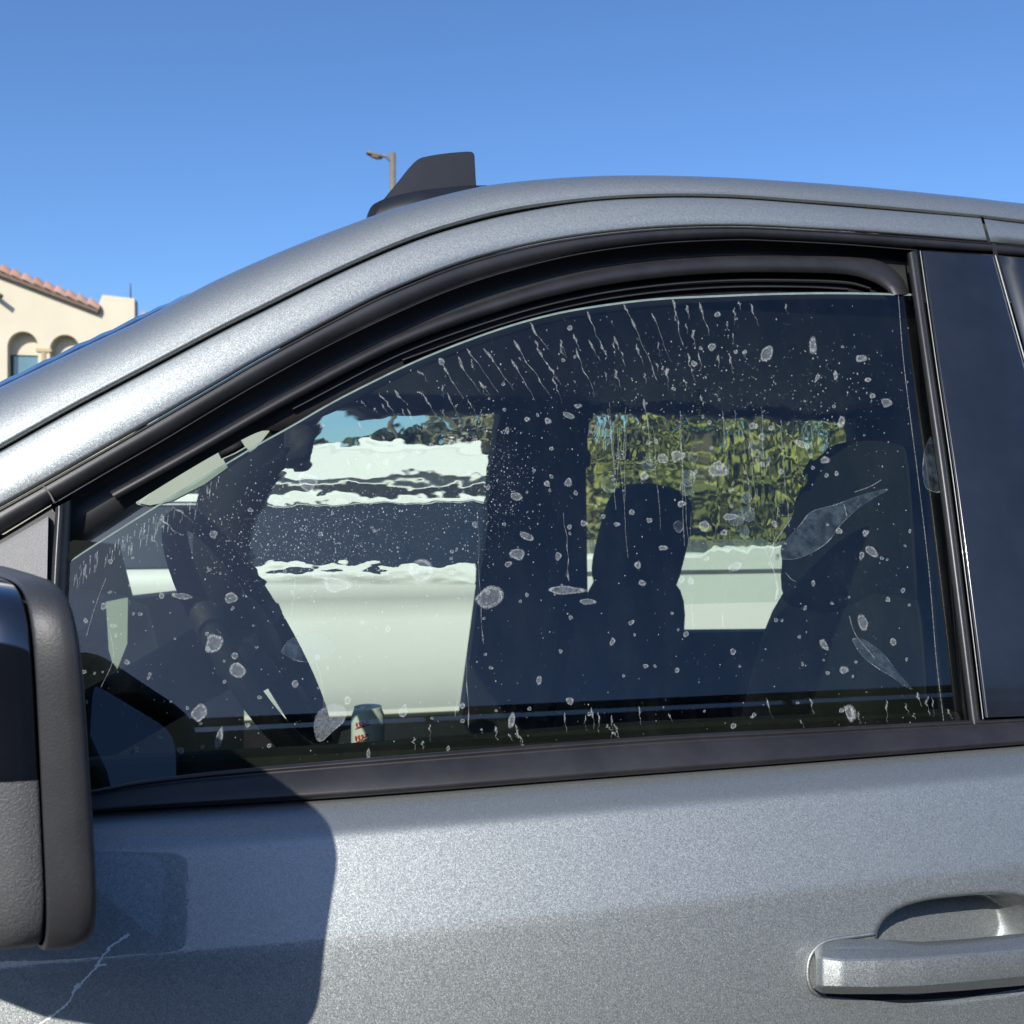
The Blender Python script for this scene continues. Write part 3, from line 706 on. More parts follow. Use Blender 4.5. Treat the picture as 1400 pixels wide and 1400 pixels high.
slab('far_rear_door', q4([(800, 866), (1180, 862), (1180, 1200), (800, 1200)], (1.80, 1.80, 1.84, 1.84)), (0, .07, 0), M['int'])
slab('near_pillar_trim', [(.86, .20, 1.78), (1.02, .20, 1.78), (1.02, .06, .6), (.84, .06, .6)], (0, .05, 0), M['int'])
fw = [V((.86, 1.78, 1.20)), V((1.62, 1.78, 1.20)), V((1.60, 1.66, 1.74)), V((.88, 1.66, 1.74))]
obj('far_rear_glass', [v + V((0, .04, 0)) for v in fw], [(0, 1, 2, 3)], M['clear'], truck, smooth=False)
# open far front door, hinged ahead
dr = empty_part('open_far_door', (-.45, 1.86, .5), truck)
da = rad(74); dx_, dy_ = V((math.cos(da), math.sin(da), 0)), V((-math.sin(da), math.cos(da), 0))
H = V((-.435, 1.88, 0))
def dpanel(name, pts, th, m):
    a = [H + dx_ * s + V((0, 0, z)) for s, z in pts]; k = len(a); vs = a + [p + dy_ * th for p in a]
    obj(name, vs, [tuple(range(k)), tuple(range(2 * k - 1, k - 1, -1))] + [(i, i + k, (i + 1) % k + k, (i + 1) % k) for i in range(k)], m, dr, smooth=False)
dpanel('door_shell', [(.03, .5), (.95, .5), (.98, 1.20), (.03, 1.24)], .09, M['int'])
slab('far_quarter_trim', q4([(60, 735), (160, 745), (182, 830), (60, 840)], (1.74, 1.74, 1.78, 1.78)), (0, .04, 0), M['int'])
# far A pillar trim, rear-view mirror, visors
rows = []
for (x, y, yy) in ((470, 530, 1.58), (452, 548, 1.62), (436, 572, 1.64), (398, 625, 1.68), (362, 672, 1.72), (344, 720, 1.75), (334, 770, 1.77), (326, 840, 1.79)):
    wl = 62 + .12 * (840 - y); rows.append([onY(x - wl, y - 30, yy), onY(x, y, yy), onY(x + 4, y, yy + .06), onY(x - wl, y - 30, yy + .06)])
vs, fs = loft(rows, closed=True, cap=True); obj('far_front_pillar', vs, fs, M['int'], truck)
rbox('rear_view_mirror', onY(408, 612, .80), (.05, .20, .075), M['int'], truck, .5)
vz = [(185, 690), (212, 665), (262, 632), (300, 612), (330, 596), (362, 575), (372, 590), (352, 615), (318, 638), (282, 664), (235, 688), (205, 694)]
bm = bmesh.new(); fv = [bm.verts.new(onY(x, y, .47)) for x, y in vz]; f = bm.faces.new(fv)
r = bmesh.ops.extrude_face_region(bm, geom=[f])
for v in r['geom']:
    if isinstance(v, bmesh.types.BMVert): v.co += V((-.01, .03, .01))
bmesh.ops.recalc_face_normals(bm, faces=bm.faces); bmesh.ops.bevel(bm, geom=bm.edges[:], offset=.003, segments=2, affect='EDGES')
fromb('sun_visor', bm, M['pale'], truck)
tubeo('visor_clip', [onY(300, 622, .455), onY(318, 614, .455), onY(332, 606, .455)], .006, M['int'], truck, 8)

# ------------------------------------------------------------------ drink can on the console
cz0 = .977
cc = onY(503, 1000, 1.0); cc = V((cc.x, cc.y, cz0))
can = empty('drink_can', cc, 'silver drink can with red lettering standing on the centre console', 'can')
v1, f1 = lathe([(.001, .004), (.023, .004), (.026, 0), (.033, .010), (.0331, .02), (.0331, .098), (.032, .104), (.0275, .115), (.0272, .118)], cc, 40)
obj('can_body', v1, f1, M['alu'], can)
v1, f1 = lathe([(.0272, .117), (.0278, .120), (.0268, .1205), (.0255, .1155), (.001, .1155)], cc, 40)
lid = obj('can_lid', v1, f1, M['alu'], can)
v1, f1 = tube([cc + V((-.014, 0, .1165)), cc + V((-.004, .002, .118)), cc + V((.006, .002, .1172))], .004, 8); obj('pull_tab', v1, f1, M['silver'], can)
def onCan(a, h): return cc + V((.0334 * math.cos(a), .0334 * math.sin(a), h))
va = math.atan2(CAM.y - cc.y, CAM.x - cc.x)
for (a0, h0, sc_) in ((-.75, .088, .9), (-.80, .060, 1.1), (-.80, .030, 1.1)):
    pts = []
    for k in range(40):
        t = k / 39; pts.append(onCan(va + a0 + t * .80 + .10 * math.cos(t * 24), h0 + .012 * t * sc_ + .0050 * math.sin(t * 24) * sc_ * (1.3 - t)))
    tubeo('red_script', pts, .0013, M['red'], can, 6)
    pts = [onCan(va + a0 - .05 + t * .9, h0 - .007 + .011 * t) for t in [k / 20 for k in range(21)]]
    tubeo('red_script', pts, .0011, M['red'], can, 6)

# ------------------------------------------------------------------ water marks on the pane
def gp(px, py, lift=.0007): return onS(px, py, OFFG - lift)
def inside(x, y):
    yt = None
    for a, b in zip(G_top, G_top[1:]):
        if a[0] <= x <= b[0]: yt = a[1] + (b[1] - a[1]) * (x - a[0]) / (b[0] - a[0])
    if yt is None: return False
    xr = 1246 + (y - 404) * .118; yb = 1056 - (x - 340) * .068
    return y > yt + 7 and y < yb - 6 and x < xr - 6 and x > 110
def blob(cx, cy, rx, ry, ang=0, rim=.28, irr=.18, n=14, name='bubble', hollow=True, tail=0):
    ca, sa = math.cos(ang), math.sin(ang); sd = random.random() * 50
    O, I, J = [], [], []
    for k in range(n):
        a = 2 * math.pi * k / n; w_ = 1 + irr * 2 * mnoise.noise(V((math.cos(a) * .8 + sd, math.sin(a) * .8, sd)))
        if tail: w_ *= 1 + tail * max(0, math.cos(a)) ** 6
        for L, s, lf in ((O, 1, .0003), (I, 1 - rim * .5, .0009), (J, 1 - rim, .0004)):
            x, y = rx * w_ * s * math.cos(a), ry * w_ * s * math.sin(a)
            L.append(gp(cx + x * ca - y * sa, cy + x * sa + y * ca, lf))
    vs = O + I + J; fs = []; fm = []
    for k in range(n):
        q = (k + 1) % n; fs += [(k, q, q + n, k + n), (k + n, q + n, q + 2 * n, k + 2 * n)]; fm += [0, 0]
    fs.append(tuple(range(2 * n, 3 * n))); fm.append(1)
    return obj(name, vs, fs, None, glass, mats=[M['ring'], M['fillm'] if hollow else M['ring']], fm=fm, fade=[0.0] * n + [1.0] * n + [.75] * n)
def streak(x0, y0, x1, y1, w_=2.6):
    """teardrop head with a beaded tail"""
    n = 26; rows = []; dx, dy = x1 - x0, y1 - y0; L = math.hypot(dx, dy); nx, ny = -dy / L, dx / L
    sd = random.random() * 90; hl = min(.55, random.uniform(15, 26) / L); w_ *= random.uniform(.55, .95); sg = random.choice((1, 1, -1)) * random.uniform(.2, 1)
    for k in range(n + 1):
        t = k / n
        if t < hl: wd = w_ * math.sin(math.pi * min(1, t / hl) * .93 + .12)
        else: wd = w_ * (.20 + .55 * max(0, mnoise.noise(V((t * 9, sd, 1)))) * 1.9) * (1 - .45 * t)
        if k == n: wd = .15
        wob = 3.2 * mnoise.noise(V((t * 4, sd, 4))) + sg * 5 * t * (1 - t) * min(1, L / 60)
        cx, cy = x0 + dx * t + nx * wob, y0 + dy * t + ny * wob
        rows.append([gp(cx + nx * wd, cy + ny * wd, .0003), gp(cx, cy, .0008), gp(cx - nx * wd, cy - ny * wd, .0003)])
    vs, fs = loft(rows); return obj('streak', vs, fs, M['ring'], glass, fade=[.15, 1.0, .15] * (n + 1))
ST = [(606, 498, 634, 545), (626, 487, 655, 537), (638, 476, 682, 537), (661, 476, 702, 534), (702, 465, 752, 541), (699, 491, 732, 548), (733, 476, 768, 526), (724, 441, 750, 480), (765, 464, 773, 487), (786, 476, 814, 541), (805, 464, 821, 494), (802, 425, 825, 476), (839, 459, 855, 501), (862, 435, 899, 521), (891, 428, 919, 496), (919, 408, 933, 474), (946, 451, 950, 476), (956, 413, 970, 459), (1025, 415, 1039, 447), (982, 484, 983, 504), (1074, 415, 1077, 430), (1141, 506, 1143, 520),
      (238, 694, 265, 714), (217, 710, 249, 734), (205, 732, 217, 748), (539, 533, 557, 555), (604, 526, 607, 544), (571, 505, 586, 521), (571, 534, 578, 541), (912, 502, 914, 530), (936, 518, 938, 532), (958, 540, 962, 556), (880, 510, 884, 524), (905, 500, 908, 512), (853, 415, 862, 438), (992, 440, 998, 452), (1009, 412, 1013, 424), (938, 417, 944, 437),
      (766, 475, 774, 490), (750, 500, 764, 522), (840, 505, 850, 530), (870, 470, 880, 500), (822, 470, 830, 486),
      (948, 862, 944, 700), (989, 860, 992, 700), (660, 880, 653, 700), (640, 995, 632, 800), (622, 980, 640, 860), (1063, 822, 1058, 770), (880, 545, 890, 640), (1255 - 200, 765, 1063, 690), (778, 795, 770, 700)]
for s in ST:
    ln = math.hypot(s[2] - s[0], s[3] - s[1]); streak(*s, w_=(2.7 if ln < 100 else 1.6))
for k in range(46):
    x = random.uniform(470, 1040); f = (x - 470) / 570
    yt = [a[1] + (b[1] - a[1]) * (x - a[0]) / (b[0] - a[0]) for a, b in zip(G_top, G_top[1:]) if a[0] <= x <= b[0]][0]
    y = yt + random.uniform(14, 100); L = random.uniform(8, 48) * random.uniform(.5, 1); an = rad(52 + 34 * f + random.uniform(-4, 4))
    streak(x, y, x + L * math.cos(an), y + L * math.sin(an), w_=random.uniform(1.2, 2.4))
# bottom row of short drips
for x in [random.uniform(560, 1300) for _ in range(30)]:
    x_ = x + random.uniform(-9, 9); yb = 1056 - (x_ - 340) * .068
    l = random.uniform(6, 34); yy = yb - random.uniform(8, 34); streak(x_, yy - l, x_ + random.uniform(-2, 10), yy, w_=random.uniform(1.4, 3.4))
# named bubbles
BL = [(1048, 484, 9, 13, .1), (1111, 471, 6.5, 14, .05), (1006, 481, 4, 4, 0), (1018, 481, 4, 4, 0), (1175, 490, 6, 7, 0), (948, 497, 4, 6, 0), (1210, 551, 7, 8, 0), (1150, 576, 6, 13, .3), (1193, 541, 4, 5, 0), (1187, 519, 5, 4, 0), (1142, 513, 3, 8, 0), (1117, 516, 3, 9, .4),
      (700, 985, 6, 15, .1), (293, 880, 14, 16, .4), (325, 917, 14, 12, 0), (316, 818, 9, 9, 0), (190 + 60, 815, 14, 5, .1), (460, 800, 22, 11, .15), (574, 780, 20, 14, -.2), (437, 785, 11, 8, .2), (668, 817, 20, 15, -.3), (708, 757, 12, 9, .2), (705, 678, 9, 6, .3), (720, 733, 10, 5, .4), (748, 661, 6, 5, 0), (770, 807, 22, 6, 0), (800, 823, 9, 5, 0),
      (1127, 882, 6, 11, -.5), (1180, 851, 7, 13, -.4), (1153, 916, 6, 8, 0), (1190, 753, 9, 6, .8), (1183, 729, 6, 6, 0), (1160, 974, 6, 18, -.35), (272, 975, 10, 13, .1), (300, 1007, 6, 17, .2), (420, 660, 12, 16, -.4), (552, 972, 7, 11, .4), (632, 965, 4, 6, 0), (504, 1030, 4, 12, 0), (931, 689, 6, 6, 0), (872, 773, 6, 6, 0), (878, 797, 6, 5, 0), (905, 749, 5, 5, 0), (842, 717, 4, 4, 0), (797, 716, 5, 5, 0), (689, 717, 4, 4, 0), (980, 640, 9, 11, .4), (904, 627, 7, 9, .2), (925, 624, 8, 10, 0), (963, 719, 8, 9, .2), (995, 707, 8, 6, 0), (990, 728, 6, 6, 0), (944, 795, 6, 6, 0), (1005, 775, 10, 6, -.2), (880, 650, 6, 8, 0), (1098, 608, 12, 6, .4), (1126, 629, 6, 7, 0), (1054, 585, 5, 4, 0), (790, 555, 6, 4, 0), (748, 575, 4, 6, 0), (720, 573, 4, 5, 0), (777, 568, 9, 4, .5), (693, 588, 4, 6, 0), (617, 605, 5, 7, 0), (590, 609, 4, 4, 0), (568, 620, 5, 5, 0), (528, 632, 4, 8, .2), (504, 638, 4, 6, 0), (548, 625, 4, 5, 0)]
for b in BL:
    k_ = .85 if b[2] < 9 else .95
    blob(b[0], b[1], b[2] * k_, b[3] * k_, b[4], rim=(.6 if b[2] < 7 else .34), irr=.24, n=26, tail=random.choice((0, 0, .8)))
# teardrop beside the can and the two peeled leaves of film
def leafshape(pts, name='film_blister', hollow='faint', rim=2.2, n=64, label=None):
    o2 = spline(pts + [pts[0]], n)[:-1]; n = len(o2); c = sum(o2, V((0, 0))) / n
    O, I, J = [], [], []
    for k, p in enumerate(o2):
        d = (c - p).normalized(); r = rim * (.35 + 1.3 * abs(mnoise.noise(V((p.x * .05, p.y * .05, 2)))))
        O.append(gp(p.x, p.y, .0004)); q = p + d * r * .5; I.append(gp(q.x, q.y, .0012)); q = p + d * r; J.append(gp(q.x, q.y, .0006))
    vs = O + I + J; fs = []; fm = []
    for k in range(n):
        q = (k + 1) % n; fs += [(k, q, q + n, k + n), (k + n, q + n, q + 2 * n, k + 2 * n)]; fm += [0, 0]
    fs.append(tuple(range(2 * n, 3 * n))); fm.append(1)
    return obj(name, vs, fs, None, glass, mats=[M['ring'], M[hollow]], fm=fm, smooth=False, label=label, fade=[.1] * n + [1.0] * n + [.9] * n)
leafshape([(1060, 764), (1072, 742), (1090, 722), (1108, 700), (1140, 690), (1180, 676), (1216, 668), (1190, 684), (1170, 698), (1148, 720), (1132, 742), (1108, 757), (1085, 765)], label='large leaf-shaped blister in the film')
leafshape([(1164, 874), (1172, 872), (1188, 878), (1210, 896), (1228, 920), (1248, 942), (1236, 938), (1218, 925), (1196, 912), (1176, 894)], label='narrow slanting blister in the film')
leafshape([(1272, 596), (1264, 615), (1261, 640), (1264, 664), (1272, 671), (1286, 672), (1283, 640), (1278, 610)])
leafshape([(456, 961), (470, 965), (474, 975), (470, 988), (456, 1000), (440, 1014), (432, 1010), (429, 990), (436, 972)], hollow='fillm', rim=3)
leafshape([(384, 892), (392, 878), (410, 868), (440, 864), (456, 878), (460, 886), (448, 898), (430, 905), (405, 904)], hollow='faint', rim=1.4)
# creases running off the blisters
for pts in ([(1041, 742), (1052, 765), (1062, 795), (1060, 822)], [(1052, 752), (1060, 740), (1082, 708)], [(1074, 783), (1082, 792), (1088, 795)], [(1168, 673), (1190, 665), (1205, 656)], [(1161, 842), (1170, 868), (1196, 900)], [(1154, 690), (1158, 706)], [(145, 790), (130, 830), (118, 870)], [(150, 860), (155, 900), (138, 940)], [(432, 905), (438, 925), (443, 960), (440, 975)], [(404, 790), (400, 830), (398, 856), (415, 872)],
            [(1228, 400), (1236, 500), (1256, 660), (1270, 780), (1280, 900), (1290, 985)]):
    c = spline(pts, 26); rows = []
    for k, p in enumerate(c):
        t = c[min(k + 1, 25)] - c[max(k - 1, 0)]; nrm = V((-t.y, t.x)).normalized(); wd = .5 + .7 * abs(mnoise.noise(V((p.x * .1, p.y * .1, 5))))
        rows.append([gp(*(p + nrm * wd), .0004), gp(p.x, p.y, .0011), gp(*(p - nrm * wd), .0004)])
    vs, fs = loft(rows); obj('film_crease', vs, fs, M['ring'], glass, fade=[.1, 1.0, .1] * 26)
# runs and round lens marks over the view of the trees
for k in range(17):
    x = random.uniform(825, 1110); y0 = random.uniform(548, 590); L = random.uniform(50, 190); x2 = x + random.uniform(-4, 16)
    pts = [(x + (x2 - x) * t + 3 * mnoise.noise(V((t * 4, k, 0))), y0 + L * t) for t in (0, .2, .4, .6, .8, 1)]
    c = spline(pts, 30); rows = []
    for i, p in enumerate(c):
        wd = .35 + .8 * abs(mnoise.noise(V((p.y * .09, k * 3.1, 5)))); j = .9 * mnoise.noise(V((p.y * .2, k, 8)))
        rows.append([gp(p.x + j - wd, p.y, .0004), gp(p.x + j, p.y, .0010), gp(p.x + j + wd, p.y, .0004)])
    vs, fs = loft(rows); obj('water_run', vs, fs, M['faintrim'], glass, fade=[.1, 1.0, .1] * 30)
for k in range(13):
    x, y = random.uniform(825, 1060), random.uniform(600, 755); r = random.uniform(5, 12)
    leafshape([(x + r * random.uniform(.85, 1.15) * math.cos(a), y + r * random.uniform(.9, 1.3) * math.sin(a)) for a in [k2 * .785 for k2 in range(8)]], name='lens_mark', hollow='faint', rim=1.6, n=28)
# scattered dried bubbles, larger ones one by one
cnt = 0
while cnt < 220:
    x, y = random.uniform(110, 1310), random.uniform(420, 1040)
    if not inside(x, y) or random.random() > (.95 if y > 560 else .5): continue
    r = random.choice((1.7, 2, 2.2, 2.6, 3, 3.4, 4.2)); blob(x, y, r, r * random.uniform(.8, 1.6), random.uniform(-.6, .6), irr=.25, n=14, tail=random.choice((0, 0, 0, .7)), rim=.45); cnt += 1
# fine spray, too small to pick apart
def spray(name, gen, count, rmin, rmax, mt):
    vs, fs = [], []; k = 0; tries = 0
    while k < count and tries < count * 30:
        tries += 1
        x, y = gen()
        if not inside(x, y): continue
        r = rmin + (rmax - rmin) * random.random() ** 3; sq = random.uniform(.7, 1.6); b = len(vs); n = 6
        vs.append(gp(x, y, .0009)); vs += [gp(x + r * math.cos(2 * math.pi * i / n), y + r * sq * math.sin(2 * math.pi * i / n), .0003) for i in range(n)]
        fs += [(b, b + 1 + i, b + 1 + (i + 1) % n) for i in range(n)]; k += 1
    obj(name, vs, fs, mt, glass, kind='stuff', fade=[1.0, .2, .2, .2, .2, .2, .2] * k)
def gl(): 
    c = random.random()
    if c < .15: return random.gauss(990, 150), random.gauss(525, 40)
    if c < .55: return random.gauss(430, 100), random.gauss(735, 45)
    if c < .70: return random.gauss(660, 40), random.gauss(660, 50)
    return random.uniform(110, 1310), random.uniform(420, 1040)
spray('fine_spray', gl, 5600, .35, 1.3, M['dot'])
def ge():
    x = random.uniform(98, 330); return x, 772 - (x - 88) * .60 + random.uniform(4, 40)
# short vertical runs under the top edge at the front corner
vs, fs = [], []
for k in range(90):
    x = random.uniform(100, 300); y = 768 - (x - 98) * .615 + random.uniform(6, 34); l = random.uniform(5, 16); b = len(vs)
    wd = random.uniform(.25, .7)
    vs += [gp(x - wd, y, .0004), gp(x + wd, y, .0004), gp(x + wd * .6 - l * .1, y + l, .0004), gp(x - wd * .6 - l * .1, y + l, .0004)]; fs.append((b, b + 1, b + 2, b + 3))
obj('edge_runs', vs, fs, M['ring'], glass, kind='stuff', fade=[.8] * len(vs))
# wet film that bends the view behind the pane: a thin closed slab of water with a wavy inner face
def film(A, B, amp, sx, sy, nu=150, nv=70, seed=0, streaky=False):
    front, backr = [], []
    a, b = spline(A, nu), spline(B, nu)
    for i, (p, q) in enumerate(zip(a, b)):
        fr, bk = [], []
        for j in range(nv):
            m = p.lerp(q, j / (nv - 1)); f0 = gp(m.x, m.y, -.0012); 
            ed = min(i, nu - 1 - i, j * 2, (nv - 1 - j) * 2) / 22; ed = min(1, ed); ed = ed * ed * (3 - 2 * ed)
            h = mnoise.noise(V((m.x * sx, m.y * sy, seed))) + .5 * mnoise.noise(V((m.x * sx * 2.3, m.y * sy * 2.1, seed + 5))) + .10 * mnoise.noise(V((m.x * sx * 6, m.y * sy * 5, seed + 9)))
            fr.append(f0); bk.append(f0 + V((0, .00004 + max(.00003, .0006 + amp * .8 * h) * ed, 0)))
        front.append(fr); backr.append(bk)
    v1, f1 = loft(front); v2, f2 = loft(backr); k = len(v1)
    vs = v1 + v2; fs = [f[::-1] for f in f1] + [tuple(i + k for i in f) for f in f2]
    obj('water_film', vs, fs, M['water'], glass)
film([(352, 640), (450, 572), (560, 545), (700, 545)], [(340, 705), (450, 715), (560, 715), (690, 715)], .0004, .022, .040, seed=1)
film([(780, 530), (850, 530), (910, 530), (958, 530)], [(780, 652), (850, 645), (910, 645), (958, 652)], .0009, .035, .022, nu=110, seed=2)
film([(952, 532), (1010, 535), (1100, 540), (1200, 552)], [(952, 775), (1000, 775), (1050, 775), (1100, 775)], .0007, .035, .022, nu=120, seed=7)
film([(325, 745), (430, 748), (560, 755), (660, 765)], [(330, 800), (430, 800), (560, 800), (660, 800)], .0008, .02, .05, nv=40, seed=3)

# ================================================================== the white pickup beyond
WY = 3.62
wt = empty('pickup_truck', (1.0, WY + .95, 0), 'white pickup truck parked on the far side, seen through the wet window', 'pickup truck')
def prism(name, side, y0, y1, m, parent, bev=.02):
    bm = bmesh.new(); a = [bm.verts.new((x, y0, z)) for x, z in side]; f = bm.faces.new(a)
    r = bmesh.ops.extrude_face_region(bm, geom=[f])
    for v in r['geom']:
        if isinstance(v, bmesh.types.BMVert): v.co.y = y1
    bmesh.ops.recalc_face_normals(bm, faces=bm.faces)
    if bev: bmesh.ops.bevel(bm, geom=[e for e in bm.edges if len(e.link_faces) == 2 and e.calc_face_angle() > .5], offset=bev, segments=3, affect='EDGES')
    return fromb(name, bm, m, parent)
def zat(py, Y=WY): return onY(700, py, Y).z
zr, zb_, zbed = zat(603), zat(772), 1.262
prism('cab_core', [(-2.9, .45), (-2.95, .85), (-2.85, 1.06), (-1.5, zb_ - .08), (-1.35, zb_ - .02), (1.21, zb_ - .02), (1.21, .45)], WY + .06, WY + 1.86, M['white'], wt, .03)
for sgn, y_ in ((1, WY), (-1, WY + 1.92)):
    rows = []
    for k in range(40):
        x = -2.9 + 4.11 * k / 39; top_ = zb_ if x > -1.4 else zb_ - .04 - .10 * (-1.4 - x) / 1.5
        rows.append([V((x, y_ + sgn * d, z)) for d, z in ((.09, top_), (.03, top_ - .004), (.012, top_ - .03), (0, top_ - .09), (.012, top_ - .15), (.034, top_ - .19), (.020, top_ - .25), (.010, top_ - .40), (.012, .68), (.05, .56), (.10, .46))])
    vs, fs = loft(rows); obj('cab_side', vs, fs, M['white'], wt)
prism('bed_body', [(1.235, .45), (1.235, zbed), (3.35, zbed), (3.4, .6), (3.35, .45)], WY, WY + 1.92, M['white'], wt, .025)
# cab upper with sloping sides
def upper(name, lo, hi, m, parent, z0, z1, in0, in1, bev=.015):
    bm = bmesh.new()
    q = [bm.verts.new(p) for p in ((lo[0], WY + in0, z0), (lo[1], WY + in0, z0), (lo[1], WY + 1.92 - in0, z0), (lo[0], WY + 1.92 - in0, z0), (hi[0], WY + in1, z1), (hi[1], WY + in1, z1), (hi[1], WY + 1.92 - in1, z1), (hi[0], WY + 1.92 - in1, z1))]
    for f in ((3, 2, 1, 0), (4, 5, 6, 7), (0, 1, 5, 4), (1, 2, 6, 5), (2, 3, 7, 6), (3, 0, 4, 7)): bm.faces.new([q[i] for i in f])
    bmesh.ops.recalc_face_normals(bm, faces=bm.faces)
    if bev: bmesh.ops.bevel(bm, geom=bm.edges[:], offset=bev, segments=3, affect='EDGES')
    return fromb(name, bm, m, parent)
zw = zat(690); zg = zat(676)
upper('side_glass', (-1.25, 1.17), (-.80, 1.08), M['gloss'], wt, zb_ - .01, zw + .005, .04, .12)
upper('roof_side', (-.84, 1.10), (-.78, 1.08), M['white'], wt, zw, zg, .115, .13)
upper('drip_channel', (-.77, 1.07), (-.76, 1.06), M['satin'], wt, zg - .004, zg + .045, .145, .15, 0)
upper('roof', (-.80, 1.10), (-.62, 1.0), M['white'], wt, zg + .04, zr, .13, .26, .05)
for s in (1.20,): boxo('door_seam', (s, WY - .002, .5), (s + .008, WY + .004, zb_ - .02), M['black'], wt, 0)
boxo('bed_rail_trim', (1.25, WY - .004, zbed - .105), (3.3, WY + .003, zbed - .085), M['intg'], wt, 0)
boxo('rocker_trim', (-1.9, WY - .02, .40), (1.2, WY + .02, .53), M['satin'], wt, .01)
for x in (1.12,):
    boxo('outer_handle', (x - .18, WY - .035, zb_ - .16), (x, WY - .015, zb_ - .125), M['white'], wt, .008)
boxo('front_lamp', (-2.96, WY + .05, .88), (-2.80, WY + .4, 1.06), M['silver'], wt, .02)
for x in (-2.05, 2.35):
    wheel(x, WY + .10, -1, wt); wheel(x, WY + 1.82, 1, wt)

# ================================================================== stucco building at the left
BY = 38.0
def bp(px, py): return onY(px, py, BY)
bld = empty('stucco_building', (bp(40, 500).x, BY + 4, 0), 'cream stucco building with a clay tile roof and arched windows at left', 'building')
def P2(px, py): q = bp(px, py); return (q.x, q.z)
arches = []
for (x0, x1, ya) in ((10, 52, 453), (68, 109, 457.5), (125, 166, 462)):
    r = (x1 - x0) / 2; cx = (x0 + x1) / 2; hole = [P2(cx - r, ya + 110)]
    for k in range(17): a = math.pi - math.pi * k / 16; hole.append(P2(cx + r * math.cos(a), ya + r - r * math.sin(a)))
    hole.append(P2(cx + r, ya + 110)); arches.append(hole)
outer = [P2(-420, 430), P2(-170, 312), (P2(0, 378)[0], P2(0, 378)[1]), P2(134, 427), P2(134, 418), P2(140, 403), P2(184, 408), (P2(184, 500)[0], 0), (P2(-420, 500)[0], 0)]
bm = bmesh.new(); edges = []
for loop in [outer] + arches:
    vv = [bm.verts.new((x, BY, z)) for x, z in loop]
    edges += [bm.edges.new((vv[i], vv[(i + 1) % len(vv)])) for i in range(len(vv))]
bmesh.ops.triangle_fill(bm, edges=edges, use_beauty=True, use_dissolve=False)
bmesh.ops.recalc_face_normals(bm, faces=bm.faces)
fromb('wall', bm, M['stucco'], bld)
vs = [(x, BY + d, z) for d in (0.01, .8) for x, z in outer]; k = len(outer)
obj('wall', vs, [(i, i + k, (i + 1) % k + k, (i + 1) % k) for i in range(k)] + [tuple(range(2 * k - 1, k - 1, -1))], M['stucco'], bld, smooth=False)
for hole in arches:
    rows = [[V((x, BY, z)), V((x, BY + .42, z))] for x, z in hole]
    vs, fs = loft(rows); obj('arch_reveal', vs, fs, M['stucco'], bld)
    x0, x1 = hole[0][0], hole[-1][0]; zt = max(z for x, z in hole); zb2 = hole[0][1]; zm = zt - .78
    boxo('arch_panel', (x0 - .1, BY + .40, zm - .02), (x1 + .1, BY + .5, zt + .1), M['stucco'], bld, 0)
    wnd = boxo('window', (x0 - .1, BY + .46, zb2), (x1 + .1, BY + .52, zm), M['frame'], bld, 0)
    boxo('pane', (x0 + .10, BY + .44, zb2 + .1), (x1 - .06, BY + .455, zm - .07), M['pane'], wnd, 0)
    boxo('arch_sill', (x0 - .05, BY + .3, zb2 - .1), (x1 + .05, BY + .55, zb2), M['stucco'], bld, 0)
for xc in (60, 117):
    q = bp(xc, 478); capz = q.z
    obj('column_capital', *box_vf((q.x - .26, BY - .05, capz - .08), (q.x + .26, BY + .3, capz + .04)), M['stone'], bld, smooth=False)
    v1, f1 = lathe([(.17, 0), (.17, 2.6), (.2, 2.65)], (q.x, BY + .14, capz - 2.72), 16); obj('column', v1, f1, M['stone'], bld)
# roof: fascia, individually laid rake tiles and the slope behind
def slope_pt(t, dy=0, up=0):
    a, b = bp(-170, 312), bp(135, 428); q = a.lerp(b, t); return V((q.x, q.y + dy, q.z + up))
a, b = bp(-170, 312), bp(135, 428); sd = (b - a).normalized(); sn = V((-sd.z, 0, sd.x)); sn = sn if sn.z > 0 else -sn
Ls = (b - a).length
rows = [[a + sd * (Ls * f) + V((0, -.22, 0)) - sn * .02, a + sd * (Ls * f) + V((0, -.22, 0)) + sn * .12, a + sd * (Ls * f) + V((0, .3, 0)) + sn * .12, a + sd * (Ls * f) + V((0, .3, 0)) - sn * .10] for f in (0, 1)]
vs, fs = loft(rows, closed=True, cap=True); obj('fascia', vs, fs, M['wood'], bld, smooth=False)
nt_ = 20; tl = Ls / nt_
for i in range(nt_):
    rows = []
    for f, rr in ((-.10, .26), (.02, .27), (.5, .225), (1, .17)):
        c0 = a + sd * (tl * (i + f)) + sn * (.10 + .05 * (1 - f)) + V((0, -.06, 0))
        rows.append([c0 + V((0, -math.cos(t) * rr, 0)) + sn * math.sin(t) * rr for t in [math.pi * k / 10 for k in range(11)]])
    vs, fs = loft(rows); obj('roof_tile', vs, fs, M['tile'][random.choice((0, 0, 1, 2, 2, 3))], bld, smooth=True)
obj('roof_slope', [a + V((0, .1, .12)), b + V((0, .1, .12)), b + V((0, 9, .12)), a + V((0, 9, .12))], [(0, 1, 2, 3)], M['tile'][1], bld, smooth=False)
boxo('rear_wing', (bp(-420, 430).x, BY + .8, 0), (bp(120, 430).x, BY + 9, 5.5), M['stucco'], bld, 0)
q = bp(-420, 430); obj('roof_slope', [a + V((0, -.1, .14)), q + V((0, -.1, .14)), q + V((0, 9, .14)), a + V((0, 9, .14))], [(3, 2, 1, 0)], M['tile'][1], bld, smooth=False)
q0, q1 = bp(0, 402), bp(7, 409)
tubeo('rafter_tail', [q0 + V((-.6, .1, .2)), q1 + V((0, -.5, 0))], .09, M['wood'], bld, 6)
